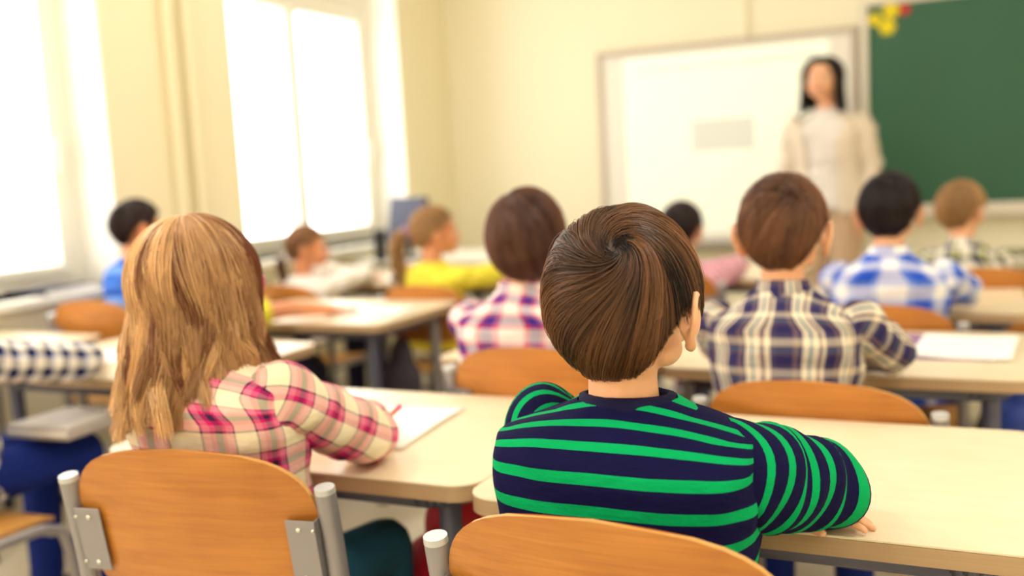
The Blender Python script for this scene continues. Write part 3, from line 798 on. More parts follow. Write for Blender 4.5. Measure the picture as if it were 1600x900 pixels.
def face_parts(root, Mh, s=1., smile=False, brow='brown'):
    T_ = lambda v: Mh @ (Vector(v)*s); R3 = Mh.to_3x3()
    for sx in (-1, 1):
        bm = bmesh.new(); ball(bm, T_((sx*.029, .0725, -.016)), (.0125*s,)*3, n=3); e = from_bm('eye', bm, M['eye'], root, True)
        bm = bmesh.new(); ball(bm, T_((sx*.029, .0815, -.016)), (.0058*s, .0042*s, .0058*s), R3, n=2); from_bm('iris', bm, M['iris'], e, True)
        bm = bmesh.new(); chain(bm, [T_((sx*.016, .090, .004)), T_((sx*.030, .089, .009)), T_((sx*.044, .080, .004))], [.002*s, .0026*s, .0016*s]); from_bm('eyebrow', bm, HAIR[brow][0], root, True)
    bm = bmesh.new(); wl = .021 if smile else .017
    for z, q in ((-.059, .0032), (-.068, .0040)):
        chain(bm, [T_((-wl, .086, -.0635+.002*smile)), T_((-wl*.45, .0965, z)), T_((wl*.45, .0965, z)), T_((wl, .086, -.0635+.002*smile))], [.0018*s, q*s, q*s, .0018*s])
    from_bm('lips', bm, M['lips'], root, True)
    if smile:
        bm = bmesh.new(); ball(bm, T_((0, .0945, -.0635)), (.014*s, .0045*s, .0034*s), R3, n=2); from_bm('teeth', bm, M['teeth'], root, True)

def torso_shirt(root, mat, levels, name='shirt', wf=(.765, .805), N=72, fold=.003, seed=0, yb_ref=.09, thick=0, tilt=0):
    """levels: (z, cx, cy, halfwidth, halfdepth, exponent, shoulder rise at the sides)"""
    g = np.random.default_rng(seed); L = np.array(levels, float)
    zz = catmull([(l[1], l[2], l[0]) for l in L], 64); t = np.linspace(0, len(L)-1, 64)
    par = np.array([np.interp(t, range(len(L)), L[:, i]) for i in range(7)]).T
    k3 = np.array([.25, .5, .25]); 
    for i in range(3, 6):
        c = par[:, i].copy(); c[1:-1] = np.convolve(c, k3, 'valid'); par[:, i] = c
    a = np.linspace(0, 2*np.pi, N, endpoint=False); rings = np.zeros((64, N, 3)); uv = np.zeros((64, N+1, 2))
    ph = g.uniform(0, 6.28, 12)
    mid = par[20]
    for r_ in range(64):
        z, cx, cy = zz[r_, 2], zz[r_, 0], zz[r_, 1]; hw, hd, ex, rise = par[r_, 3:7]
        ca, sa = np.cos(a), np.sin(a)
        x = np.sign(ca)*np.abs(ca)**(2/ex)*hw; y = np.sign(sa)*np.abs(sa)**(2/ex)*hd
        f = fold*(np.sin(3*a+ph[0]+z*22)*np.sin(z*40+ph[1])+.7*np.sin(7*a+ph[2]-z*35)*np.sin(5*a+z*60+ph[3])+.5*np.sin(z*90+4*np.sin(a*2+ph[4])))
        m = np.sqrt(x*x+y*y)+1e-6; x = x*(1+f/m); y = y*(1+f/m)
        zr = z+rise*(np.abs(ca)**2)
        rings[r_] = np.stack([cx+x, cy+y, zr], 1)
        w_ = np.clip((z-wf[0])/(wf[1]-wf[0]), 0, 1)
        a2 = np.append(a, 2*np.pi); ca2 = np.cos(a2); sa2 = np.sin(a2)
        ur = .36*np.arctan2(-ca2, np.abs(sa2)+1e-6)/np.pi*2*.5+0*sa2
        # back (sa<0) measured from the spine, front from the breast bone
        uu = np.where(sa2 < 0, 1, -1)*0+ur
        x2 = np.append(x, x[0]); y2 = np.append(y, y[0]); zr2 = np.append(zr, zr[0])
        u = (1-w_)*(-uu)+w_*x2
        yb = -yb_ref+.0
        v = zr2+w_*np.maximum(0, (hd if hd > .07 else .07)*0+(np.minimum(y2, 0)-(-yb_ref)))*.9
        uv[r_, :, 0] = u; uv[r_, :, 1] = v
    if tilt: uv[:, :, 1] += tilt*uv[:, :, 0]
    return loft(name, rings, mat, root, uv=uv, cap=False, thick=thick)
def sleeve(root, mat, pts, rads, name='sleeve', N=40, S=56, folds=.004, seed=1, flat_=1.0, u0=0., v0=0., cuff=True):
    g = np.random.default_rng(seed); P = catmull(pts, S); T, Nn, B = frames(P)
    rr = np.interp(np.linspace(0, 1, S), np.linspace(0, 1, len(rads)), rads); a = np.linspace(0, 2*np.pi, N, endpoint=False)
    d = np.concatenate([[0], np.cumsum(np.linalg.norm(np.diff(P, axis=0), axis=1))])
    dm = np.concatenate([[0], np.cumsum(np.hypot(np.diff(d), np.diff(rr)))])
    ph = g.uniform(0, 6.28, 6)
    bend = np.linalg.norm(np.gradient(T, axis=0), axis=1); bend = bend/(bend.max()+1e-6)
    A = a[None]; dd = d[:, None]
    f = folds*((.4+1.2*bend[:, None])*np.sin(dd*150+2.2*np.sin(A+ph[0])+ph[1])*(.5+.5*np.sin(A+ph[2]))+.6*np.sin(dd*70+3*A+ph[3])+.4*np.sin(dd*45-2*A+ph[4]))
    q = rr[:, None]+f
    rings = P[:, None]+q[..., None]*(np.cos(A)[..., None]*Nn[:, None]+np.sin(A)[..., None]*B[:, None])
    uv = np.zeros((S, N+1, 2)); uv[..., 0] = np.linspace(0, 2*np.pi, N+1)[None]*rr.mean()+u0; uv[..., 1] = dm[:, None]+v0
    k0 = int(S*.30); pv = np.linalg.norm(np.diff(rings[:k0+1], axis=0), axis=2); pv = np.vstack([np.cumsum(pv[::-1], axis=0)[::-1], np.zeros((1, N))])
    pv = np.hstack([pv, pv[:, :1]]); uv[:k0+1, :, 1] = dm[k0]-pv+v0
    return loft(name, rings, mat, root, uv=uv, cap=False)

def seated(name_label, x, y, yaw=0, hy=0, hp=0, hr=0, s=1., skin='skin', hair='brown', style='boy', top=1.08, lean=(0, .02), shirt='navy', sleeve_mat=None, collar=None,
           pants='denim_dark', arms=None, nst=1500, vox=.005, rad=(.092, .106, .102), hoff=(0, -.008, .0), W=(.2, -.6, .75), shw=.150, torso=None, seed=1, sl_r=(.022, .050, .050, .047, .043, .038, .032),
           long=None, hair_r=.0011, glasses=None, collar_mat=None, fold=.003, face=True, short_sleeve=False, ear=1.0, cat='person', hair_kw={}, tilt=0, legs_y=.0, collar_h=.018):
    root = empty('person', (x, y, 0), math.radians(yaw), name_label, 'person')
    sk = M[skin]; lx, ly = lean; s = min(1., rad[0]/.086, rad[1]/.100)
    hc = Vector((lx, ly, top-.1035))          # skull centre
    Mh = Matrix.Translation(hc) @ Euler((math.radians(hp), math.radians(hr), math.radians(hy)), 'XYZ').to_matrix().to_4x4()
    shz = top-.282; nz = top-.245
    arms = arms or {}
    bm = bmesh.new()
    head_prims(bm, Mh, s, ear=ear)
    nb = Vector((lx*.4, ly*.4-.012, nz-.01))
    chain(bm, [nb-Vector((0, 0, .03)), nb.lerp(hc, .45)+Vector((0, -.012, -.02)), hc+Mh.to_3x3() @ Vector((0, -.022, -.035))], [.046, .042, .045])
    # torso
    for t_, rx, ry in ((0, .105, .078), (.33, .10, .075), (.66, .104, .072), (1, .108, .066)): z = .47+(shz-.085-.47)*t_; ball(bm, (lx*.3*(z-.4)*2, 0, z), (rx, ry, .075))
    for sx in (-1, 1):
        sh = Vector((sx*(shw-.045)+lx*.3, .0, shz-.024)); capsule(bm, nb+Vector((0, 0, -.035)), .034, sh, .032)
        hip = Vector((sx*.062, .0, .452)); kn = Vector((sx*.085, .31, .452)); an = Vector((sx*.09, .30+legs_y, .085)); toe = an+Vector((sx*.01, .10, -.048))
        chain(bm, [hip, kn, an], [.062, .044, .030]); capsule(bm, an+Vector((0, -.02, -.04)), .027, toe, .02)
        ar = arms.get('R' if sx > 0 else 'L') or dict(el=(sx*.17, .20, .69), wr=(sx*.02, .33, .668))
        el = Vector(ar['el']); wr = Vector(ar['wr']); sp = Vector(ar.get('sh', (sx*(shw-.018)+lx*.3, .0, shz-.026)))
        chain(bm, [sp+Vector((-sx*.012, 0, -.006)), el, wr], [.032, .029, .019])
        fw = Vector(ar.get('fwd', (wr-el))); hand_prims(bm, wr+fw.normalized()*.005, fw, ar.get('n', (0, 0, -1)), ar.get('side', 1), ar.get('hs', .9), ar.get('curl', .22))
    body = remesh('body', bm, vox, 12 if vox < .004 else 6, sk, root)
    if face: face_parts(root, Mh, s, brow=hair)
    # clothes
    if torso is None:
        q_ = lambda t: .41+(shz-.44)*t
        torso = [(.41, 0, .0, .135, .100, 2.4, 0), (q_(.25), 0, -.002, .130, .096, 2.4, 0), (q_(.52), lx*.2, -.006, .136, .096, 2.4, 0), (q_(.8), lx*.3, -.008, shw, .094, 2.5, -.002),
                 (shz-.03, lx*.35, -.006, shw+.004, .090, 2.6, -.004), (shz+.002, lx*.4, -.006, shw-.008, .084, 2.5, -.012), (shz+.022, lx*.45, -.006, shw-.040, .074, 2.2, -.014), (shz+.038, lx*.5, -.006, .080, .064, 2., -.008), (shz+.050, lx*.5, -.006, .058, .057, 2., 0)]
    torso_shirt(root, M[shirt], torso, wf=(shz-.02, shz+.02), seed=seed, fold=fold, tilt=tilt)
    if collar:
        zc = torso[-1][0]; cx, cy = torso[-1][1], torso[-1][2]
        rings = []
        for z, r_ in ((zc-.016, .061), (zc+.004-collar_h*.3, .0585), (zc+collar_h, .0535), (zc+collar_h+.001, .050), (zc-.004, .051)):
            a = np.linspace(0, 2*np.pi, 40, endpoint=False); rings.append(np.stack([cx+r_*np.cos(a), cy+r_*.98*np.sin(a)+0*a, z+.004*np.sin(a)*-1], 1))
        rings = np.array(rings); uv = np.zeros((5, 41, 2)); uv[..., 0] = np.linspace(0, .36, 41)[None]; uv[..., 1] = np.linspace(0, .05, 5)[:, None]
        loft('collar', rings, M[collar_mat or shirt], root, uv=uv, cap=False)
    for sx in (-1, 1):
        ar = arms.get('R' if sx > 0 else 'L') or dict(el=(sx*.17, .20, .69), wr=(sx*.02, .33, .668))
        el = Vector(ar['el']); wr = Vector(ar['wr']); sp = Vector(ar.get('sh', (sx*(shw-.018)+lx*.3, .0, shz-.026)))
        st0 = sp+Vector((-sx*.045, -.004, -.022))
        if short_sleeve:
            m_ = sp.lerp(el, .5); sleeve(root, M[sleeve_mat or shirt], [st0, sp, sp.lerp(el, .15), sp.lerp(el, .35), m_], (.022, .050, .052, .05, .048), seed=seed+sx+3, folds=.002)
        else:
            rr_ = ar.get('rad', sl_r)
            sleeve(root, M[sleeve_mat or shirt], [st0, sp, sp.lerp(el, .25), sp.lerp(el, .72), el+(wr-el).normalized()*.012+(el-sp).normalized()*.004, el.lerp(wr, .5), wr+(wr-el).normalized()*.004], rr_, seed=seed+sx+3, folds=ar.get('folds', .0035), S=72)
    bm = bmesh.new()
    ball(bm, (0, -.005, .465), (.122, .095, .082))
    for sx in (-1, 1):
        hip = Vector((sx*.062, .0, .455)); kn = Vector((sx*.085, .312, .452)); an = Vector((sx*.09, .30+legs_y, .10))
        chain(bm, [hip, kn, an], [.070, .052, .044])
    remesh('trousers', bm, .008, 4, M[pants], root)
    for sx in (-1, 1):
        bm = bmesh.new(); an = Vector((sx*.09, .30+legs_y, .06)); ball(bm, an+Vector((0, -.01, .0)), (.036, .045, .045)); capsule(bm, an+Vector((0, -.02, -.024)), .034, an+Vector((sx*.01, .105, -.028)), .030)
        bx(bm, an.x-.036, an.x+.040, an.y-.05, an.y+.13, .002, .02)
        remesh('shoe', bm, .007, 3, M['shoe'], root)
    # hair
    hb, hm = HAIR[hair]; cc = np.array(hoff, float); rd = np.array(rad, float)
    kw = dict(n=nst, r=hair_r, seed=seed); kw.update(hair_kw)
    if style == 'boy':
        cap_ = hair_cap(root, Mh, cc, rd, HL_BOY, hb); short_hair(cap_, Mh, cc, rd, HL_BOY, hm, W, **kw)
    elif style == 'bob':
        cap_ = hair_cap(root, Mh, cc, rd, HL_BOB, hb); short_hair(cap_, Mh, cc, rd, HL_BOB, hm, W, **dict(dict(swirl=.1, grav=.2, K=22, clump=.45, step=.11), **kw))
    elif style == 'pull':
        cap_ = hair_cap(root, Mh, cc, rd, HL_PULL, hb); short_hair(cap_, Mh, cc, rd, HL_PULL, hm, (0, .8, .6), **dict(dict(swirl=0, grav=0, lift=.001), **kw))
    elif style == 'long':
        cap_ = hair_cap(root, Mh, cc, rd, HL_LONG, hb); long_hair(cap_, Mh, cc, rd, hm, **long)
    return root, Mh, cap_

# the boy in focus
R_arm = dict(sh=(.135, .01, .748), el=(.212, .150, .698), wr=(.05, .285, .672), rad=(.035, .068, .066, .060, .055, .050, .036), folds=.0035, side=-1)
L_arm = dict(sh=(-.128, .045, .783), el=(-.155, .215, .692), wr=(.138, .158, .665), rad=(.03, .056, .054, .050, .046, .040, .030), folds=.003, fwd=(.95, .10, -.06), n=(.1, -.1, -1), side=-1, curl=.18, hs=1.02)
boy_t = [(.41, 0, .0, .138, .100, 2.5, 0), (.50, 0.004, -.01, .140, .105, 2.5, 0), (.60, 0.006, -.02, .148, .108, 2.6, 0), (.68, 0.006, -.02, .157, .106, 2.8, 0),
         (.735, .006, -.018, .161, .102, 3.3, 0), (.775, .005, -.016, .161, .098, 3.6, 0), (.800, .0, -.012, .158, .088, 3.0, -.002), (.818, .002, -.008, .128, .076, 2.5, -.006), (.830, .004, -.008, .088, .066, 2.1, -.004), (.842, .006, -.010, .060, .058, 2.0, 0)]
boy, MhB, capB = seated('person in navy and green striped top, arms folded on the desk, seen from behind', -.403, 1.130, 0, hy=-6, lean=(.006, .0), top=1.070, shirt='navy_green', sleeve_mat='navy_green_sleeve', hair='brown',
    torso=boy_t, arms=dict(R=R_arm, L=L_arm), vox=.0028, rad=(.0885, .101, .103), hoff=(0, -.010, .0), W=(.30, -.70, .60), ear=1.12, fold=.0022, seed=4,
    hair_kw=dict(n=17000, r=.00042, K=22, step=.10, swirl=2.2, swd=.8, grav=.5, clump=.78, locks=190, lift=.045, spread=.02, contrast=1.5, nlow=.5, hl_noise=.09), collar=True, collar_mat='navy', collar_h=.004)

# the girl with long blonde hair
gR = dict(sh=(.120, .005, .802), el=(.142, .185, .700), wr=(.04, .36, .672), rad=(.024, .052, .054, .052, .053, .046, .034), folds=.004)
gt = [(.41, 0, .02, .132, .090, 2.4, 0), (.50, 0, .022, .132, .086, 2.4, 0), (.62, 0, .020, .138, .086, 2.4, 0), (.72, 0, .008, .148, .092, 2.5, 0), (.790, 0, -.006, .154, .092, 2.8, 0), (.832, 0, -.004, .142, .082, 2.5, -.010), (.854, 0, -.006, .10, .072, 2.1, -.012), (.868, 0, -.006, .072, .060, 2., -.002), (.878, 0, -.008, .057, .055, 2, 0)]
girl, MhG, capG = seated('person with long loose blonde hair and pink glasses, in a pink and cream plaid shirt', -1.085, 1.155, 0, hy=2, lean=(-.015, .01), top=1.083, shirt='pink_plaid', ear=.6, hair='blonde', style='long', pants='denim', torso=gt,
    arms=dict(R=gR, L=dict(el=(-.19, .18, .69), wr=(-.04, .33, .668))), vox=.0035, rad=(.084, .100, .104), hoff=(0, -.010, -.002), seed=8, collar=True, legs_y=.0,
    long=dict(length=.162, n=15000, K=34, r=.00058, azmin=60, locks=105, wave=.017, spreadf=.17, clump=.86, crown=(-.05, -.1, 1), thick=.11, tonemid=.42, left=.05, minlen=.8))

def scrunchie(root, c, axis, r, mat):
    bm = bmesh.new(); c = Vector(c); q = Vector(axis).to_track_quat('Z', 'Y').to_matrix(); n = 14
    for i in range(n):
        a = i/n*2*math.pi; ball(bm, c+q @ Vector((r*math.cos(a), r*math.sin(a), .003*(-1)**i)), (r*.42,)*3, n=2)
    remesh('scrunchie', bm, .004, 2, mat, root)

# ------------------------------------------------------------------ the other pupils
seated('person in navy, teal and cream plaid shirt with short brown hair, seen from behind', -.375, 2.02, 0, hy=-2, top=1.088, shirt='teal_plaid', hair='chestnut', rad=(.084, .098, .100), shw=.152,
    arms=dict(R=dict(el=(.195, .13, .705), wr=(.06, .32, .668)), L=dict(el=(-.17, .16, .70), wr=(-.02, .33, .668))), collar=True, seed=11, ear=1.15, W=(.35, -.45, .82), nst=5000, hair_r=.0008, pants='denim_blue', fold=.003, lean=(.0, .01))
seated('person with a brown bob haircut in a purple and pink plaid shirt', -.985, 2.06, 0, hy=4, top=1.083, shirt='purple_plaid', hair='brunette', style='bob', rad=(.088, .104, .106), hoff=(0, -.010, -.006), ear=.55, W=(-.2, -.45, .87), shw=.158,
    collar=True, seed=12, nst=4500, hair_r=.0009, hair_kw=dict(hl_noise=.02), lean=(.03, .0))
seated('person in royal blue and white plaid shirt with dark hair', -.262, 3.00, 0, hy=-6, top=1.063, shirt='blue_plaid', hair='black', rad=(.082, .096, .098), shw=.158, W=(.1, -.5, .85),
    arms=dict(R=dict(el=(.20, .13, .705), wr=(.07, .32, .668))), collar=True, seed=13, ear=1.1, nst=2500, hair_r=.001, pants='denim_blue')
seated('person with cropped sandy hair in a navy and lime patterned shirt near the chalkboard', -.08, 3.92, -8, hy=-22, hr=0, top=1.008, shirt='lime_plaid', hair='sandy', rad=(.078, .094, .092), shw=.14, lean=(-.02, .01),
    collar=True, seed=14, ear=1.1, nst=1800, hair_r=.001, W=(.1, -.4, .9), pants='denim_blue')
seated('person with dark hair in a pale pink striped top, mostly hidden behind nearer heads', -1.085, 3.75, 0, hy=-4, top=.975, shirt='pink_stripe', pants='mauve', hair='dark', rad=(.080, .095, .096), shw=.145, seed=15, nst=1500, hair_r=.001)
_, Mh_, cap_ = seated('person with a long fair ponytail and purple hair tie, in a yellow top', -2.08, 3.54, -16, hy=-32, top=1.0, shirt='yellow_knit', hair='sandy', style='pull', rad=(.083, .098, .098), shw=.145, seed=16, nst=2500, hair_r=.001, skin='skin_warm',
    lean=(.01, .02), arms=dict(R=dict(el=(.20, .16, .70), wr=(.12, .36, .668))), pants='denim_dark')
a0 = Mh_ @ Vector((-.02, -.105, .0)); 
tail_hair(cap_.parent, [tuple(a0), tuple(a0+Vector((-.035, -.03, -.03))), tuple(a0+Vector((-.05, -.03, -.12))), tuple(a0+Vector((-.03, -.02, -.22))), tuple(a0+Vector((-.01, -.005, -.30)))], [.016, .03, .032, .026, .008], HAIR['sandy'][1], n=1600, r=.0013)
scrunchie(cap_.parent, a0+Vector((-.005, -.004, -.002)), (-.5, -.6, -.4), .022, M['purple'])
_, Mh_, cap_ = seated('person with low brown ponytail and white hair tie, in a white long-sleeved top', -2.80, 3.62, -22, hy=-34, hp=-4, top=.94, shirt='white_cotton', hair='lightbrown', style='pull', rad=(.078, .092, .092), shw=.13, seed=17, nst=1800, hair_r=.001, skin='skin_warm', lean=(.02, .02))
a0 = Mh_ @ Vector((.0, -.09, -.05))
tail_hair(cap_.parent, [tuple(a0), tuple(a0+Vector((-.03, -.02, -.03))), tuple(a0+Vector((-.030, -.01, -.09))), tuple(a0+Vector((-.03, -.005, -.15)))], [.012, .022, .02, .006], HAIR['chestnut'][1], n=900, r=.0012)
scrunchie(cap_.parent, a0+Vector((-.004, -.004, -.004)), (-.5, -.5, -.6), .02, M['white_cotton'])
seated('person with short dark hair in a bright blue striped top by the window', -2.95, 2.80, -6, hy=-16, top=1.10, shirt='blue_stripe', hair='dark', rad=(.082, .098, .094), shw=.145, seed=18, nst=2200, hair_r=.001, ear=1.1, W=(0, -.5, .86), skin='skin_warm')
seated('person in short yellow sleeves with bare arms on the desk, hidden behind the blonde hair', -2.36, 2.56, 0, top=1.0, shirt='yellow_knit', hair='lightbrown', rad=(.08, .095, .094), shw=.14, seed=19, nst=900, hair_r=.0012, short_sleeve=True,
    arms=dict(R=dict(el=(.175, .15, .69), wr=(.24, .32, .664), fwd=(.5, 1, -.05))), skin='skin_warm')
seated('person in navy and white checked shirt and blue trousers, cut off by the frame edge', -2.24, 1.49, 0, top=1.06, shirt='check', hair='dark', rad=(.082, .096, .096), shw=.15, seed=20, nst=900, hair_r=.0012, pants='denim_blue',
    arms=dict(R=dict(el=(.16, .26, .70), wr=(.0, .44, .672), rad=(.06, .055, .052, .05, .044, .034)), L=dict(el=(-.16, .2, .70), wr=(-.12, .40, .668))), lean=(0, .04))
# glasses of the long-haired girl
T_ = lambda v: MhG @ Vector(v)
bm = bmesh.new()
for sx in (-1, 1):
    pts = [T_((sx*(.033+.021*math.cos(a)), .094-.006*abs(math.cos(a)), -.014+.017*math.sin(a))) for a in np.linspace(0, 2*math.pi, 17)]
    chain(bm, pts, [.0016]*17)
    chain(bm, [T_((sx*.055, .086, -.006)), T_((sx*.078, .05, -.006)), T_((sx*.083, -.004, -.008)), T_((sx*.080, -.018, -.024))], [.002, .0022, .0022, .002])
chain(bm, [T_((-.012, .097, -.010)), T_((.012, .097, -.010))], [.0016]*2)
from_bm('glasses', bm, M['pink'], girl, True)

# ------------------------------------------------------------------ the teacher
def teacher():
    root = empty('person', (-.765, 5.40, 0), math.radians(171), 'standing woman with long dark hair, pale blouse and beige cardigan', 'person')
    s = 1.08; hc = Vector((.02, .005, 1.512)); Mh = Matrix.Translation(hc) @ Euler((0, math.radians(-3), math.radians(3)), 'XYZ').to_matrix().to_4x4()
    bm = bmesh.new(); head_prims(bm, Mh, s, ear=.55)
    chain(bm, [(0, -.015, 1.30), (.008, -.012, 1.38), tuple(hc+Vector((0, -.02, -.05)))], [.052, .045, .046])
    for z, rx, ry in ((.90, .155, .10), (1.0, .14, .095), (1.1, .135, .09), (1.2, .15, .09)): ball(bm, (0, 0, z), (rx, ry, .11))
    arms_ = {}
    for sx in (-1, 1):
        sh = Vector((sx*.165, -.005, 1.275)); el = Vector((sx*.215, -.02, 1.03)); wr = Vector((sx*.175, .05, .82)) if sx < 0 else Vector((.20, .06, .83))
        arms_[sx] = (sh, el, wr)
        chain(bm, [(0, 0, 1.26), sh+Vector((-sx*.015, 0, -.025)), el, wr], [.045, .036, .034, .022]); hand_prims(bm, wr, (sx*.05, .1, -1), (-sx, .1, 0), 1, 1.1, .22)
        hip = Vector((sx*.085, 0, .88)); kn = Vector((sx*.085, .01, .48)); an = Vector((sx*.085, -.01, .09)); chain(bm, [hip, kn, an], [.09, .055, .036]); capsule(bm, an+Vector((0, -.02, -.05)), .03, an+Vector((sx*.01, .14, -.062)), .022)
    remesh('body', bm, .005, 5, M['skin'], root); face_parts(root, Mh, s, smile=True, brow='black')
    lv = [(.84, 0, 0, .185, .125, 2.2, 0), (.92, 0, 0, .180, .122, 2.2, 0), (1.04, 0, 0, .158, .108, 2.2, 0), (1.14, 0, .005, .160, .112, 2.2, 0), (1.22, 0, .005, .175, .110, 2.3, 0), (1.27, 0, 0, .172, .098, 2.3, -.012), (1.30, 0, -.002, .135, .082, 2.2, -.018), (1.325, 0, -.004, .085, .066, 2., -.008), (1.345, 0, -.006, .062, .058, 2, 0)]
    torso_shirt(root, cloth('pale_blouse_cotton', (226, 220, 216)), lv, name='blouse', wf=(1.26, 1.30), fold=.004)
    # cardigan: open front shell
    N, S = 60, 48; bm = bmesh.new(); L = np.array(lv)[:8]; t = np.linspace(0, 7, S)
    for q in range(1): pass
    rows = []
    for r_ in range(S):
        p = [np.interp(t[r_], range(8), L[:, i]) for i in range(7)]
        gap = math.radians(24 if p[0] < 1.2 else 24+(p[0]-1.2)*160); row = []
        for i in range(N):
            a = math.pi/2+gap+(2*math.pi-2*gap)*i/(N-1); ca, sa = math.cos(a), math.sin(a); e = 2/p[5]
            f = .012+.003*math.sin(9*a+p[0]*9)
            x = math.copysign(abs(ca)**e, ca)*(p[3]+f); y = math.copysign(abs(sa)**e, sa)*(p[4]+f); row.append(bm.verts.new((p[1]+x, p[2]+y, p[0]-.035*(1-r_/S)+p[6]*ca*ca+.006)))
        rows.append(row)
    for r_ in range(S-1):
        for i in range(N-1): bm.faces.new((rows[r_][i], rows[r_][i+1], rows[r_+1][i+1], rows[r_+1][i]))
    o = from_bm('cardigan', bm, M['beige_knit'], root, True); md = o.modifiers.new('thick', 'SOLIDIFY'); md.thickness = .005
    for sx in (-1, 1):
        sh, el, wr = arms_[sx]
        sleeve(root, M['beige_knit'], [sh+Vector((-sx*.035, 0, .01)), sh.lerp(el, .2)+Vector((sx*.004, 0, 0)), sh.lerp(el, .7), el, el.lerp(wr, .5), wr+(wr-el)*.03], (.062, .060, .054, .050, .045, .038), name='cardigan_sleeve', folds=.004, seed=30+sx)
    rings = []
    for z, r_ in ((1.335, .068), (1.36, .064), (1.362, .060), (1.335, .060)):
        a = np.linspace(0, 2*np.pi, 40, endpoint=False); rings.append(np.stack([r_*np.cos(a), -.006+r_*np.sin(a), z-.03*np.maximum(0, np.sin(a))], 1))
    loft('collar', np.array(rings), M['white_cotton'], root, cap=False)
    bm = bmesh.new(); ball(bm, (0, -.005, .88), (.168, .112, .10))
    for sx in (-1, 1): chain(bm, [(sx*.085, 0, .86), (sx*.085, .01, .48), (sx*.085, -.012, .07)], [.098, .072, .062])
    remesh('trousers', bm, .009, 4, M['beige_trouser'], root)
    for sx in (-1, 1):
        bm = bmesh.new(); capsule(bm, (sx*.085, -.05, .038), .034, (sx*.095, .13, .03), .028); bx(bm, sx*.09-.035, sx*.09+.035, -.08, .155, .001, .018); remesh('shoe', bm, .007, 3, M['shoe'], root)
    hb, hm = HAIR['black']; cc = np.array((0, -.012, .0)); rd = np.array((.092, .108, .102))
    cap_ = hair_cap(root, Mh, cc, rd, HL_LONG, hb, inner=.76)
    long_hair(cap_, Mh, cc, rd, hm, length=.15, n=6000, K=22, r=.0014, azmin=60, locks=110, wave=.006, spreadf=.10, clump=.5, crown=(-.02, .12, 1), thick=.16, tonemid=.25)
teacher()

# ------------------------------------------------------------------ things on and under the desks
def sheet_mesh(w_, h_, amp=.0025, n=14):
    bm = bmesh.new(); g = [[bm.verts.new((-w_/2+w_*i/n, -h_/2+h_*j/n, amp*(math.sin(i*.5)+math.cos(j*.45+i*.2)+2)*.5*(abs(i-n/2)/n*2)**1.5)) for i in range(n+1)] for j in range(n+1)]
    for j in range(n):
        for i in range(n): bm.faces.new((g[j][i], g[j][i+1], g[j+1][i+1], g[j+1][i]))
    return bm
def sheet(name, x, y, rz, w_, h_, lab, cat, mat='paper', z=DZ+.0008, th=.0012, group=None, amp=.0025):
    o = from_bm(name, sheet_mesh(w_, h_, amp), M[mat], None, True); md = o.modifiers.new('thick', 'SOLIDIFY'); md.thickness = th; md.offset = 1
    o.location = (x, y, z); o.rotation_euler = (0, 0, math.radians(rz)); return tag(o, lab, cat, group)
sheet('paper', -1.06, 1.59, 6, .21, .30, 'white paper on the desk beside the sleeve of the girl in pink plaid', 'paper')
sheet('folder', -.115, 2.575, 0, .24, .32, 'purple folder lying under the white paper on the desk by the teal plaid boy', 'folder', 'purple', th=.003, amp=0)
sheet('paper', -.055, 2.565, -4, .215, .30, 'white paper on the purple folder beside the boy in teal plaid', 'paper', z=DZ+.0045, th=.002)
sheet('paper', -2.02, 2.99, 4, .30, .21, 'white paper on the desk by the bare arm with a yellow sleeve', 'paper', th=.002)
sheet('paper', -2.30, 2.10, 20, .30, .21, 'white paper under the checked sleeve on the desk at the frame edge', 'paper', th=.002)
sheet('paper', -2.60, 4.0, 8, .30, .21, 'open white exercise paper in front of the small girl in white', 'paper', th=.003)
def pencil_case(x, y, z, rz, mat, lab, L=.20, r=.032):
    root = empty('pencil_case', (x, y, z), math.radians(rz), lab, 'pencil case')
    bm = bmesh.new(); chain(bm, [(-L/2+r, 0, r*.85), (-L/6, 0, r*.9), (L/6, 0, r*.95), (L/2-r, 0, r*.85)], [r*.85, r, r*.97, r*.85]); remesh('pouch', bm, .004, 4, mat, root)
    bm = bmesh.new(); bx(bm, -L/2+.02, L/2-.02, -.002, .002, r*1.8, r*1.93); z_ = from_bm('zip', bm, M['plastic_black'], root)
    bm = bmesh.new(); bx(bm, L/2-.03, L/2-.012, -.004, .004, r*1.9, r*2.02); from_bm('zip_pull', bm, M['rivet'], z_)
pencil_case(-2.46, 4.08, DZ, 15, M['pink'], 'pink pencil case on the desk between the girl in white and the girl in yellow')
pencil_case(-2.42, 3.86, DZ, 5, M['black_vinyl'], 'small black pencil case near the hem of the white sleeve', .15, .022)
# pencil with an orange end held by the girl
root = empty('colouring_pencil', (-1.005, 1.475, .668), 0, 'orange pencil in the hand of the girl in pink plaid', 'pencil')
bm = bmesh.new(); d = Vector((.35, .3, .38)).normalized(); cyl(bm, -d*.03, d*.05, .0045, n=6); from_bm('barrel', bm, M['orange'], root)
bm = bmesh.new(); cyl(bm, -d*.045, -d*.03, .0008, .0045, n=12); from_bm('tip', bm, M['ply_edge'], root)
bm = bmesh.new(); cyl(bm, d*.05, d*.062, .0052, .0050, n=12); from_bm('end_cap', bm, M['pink'], root)
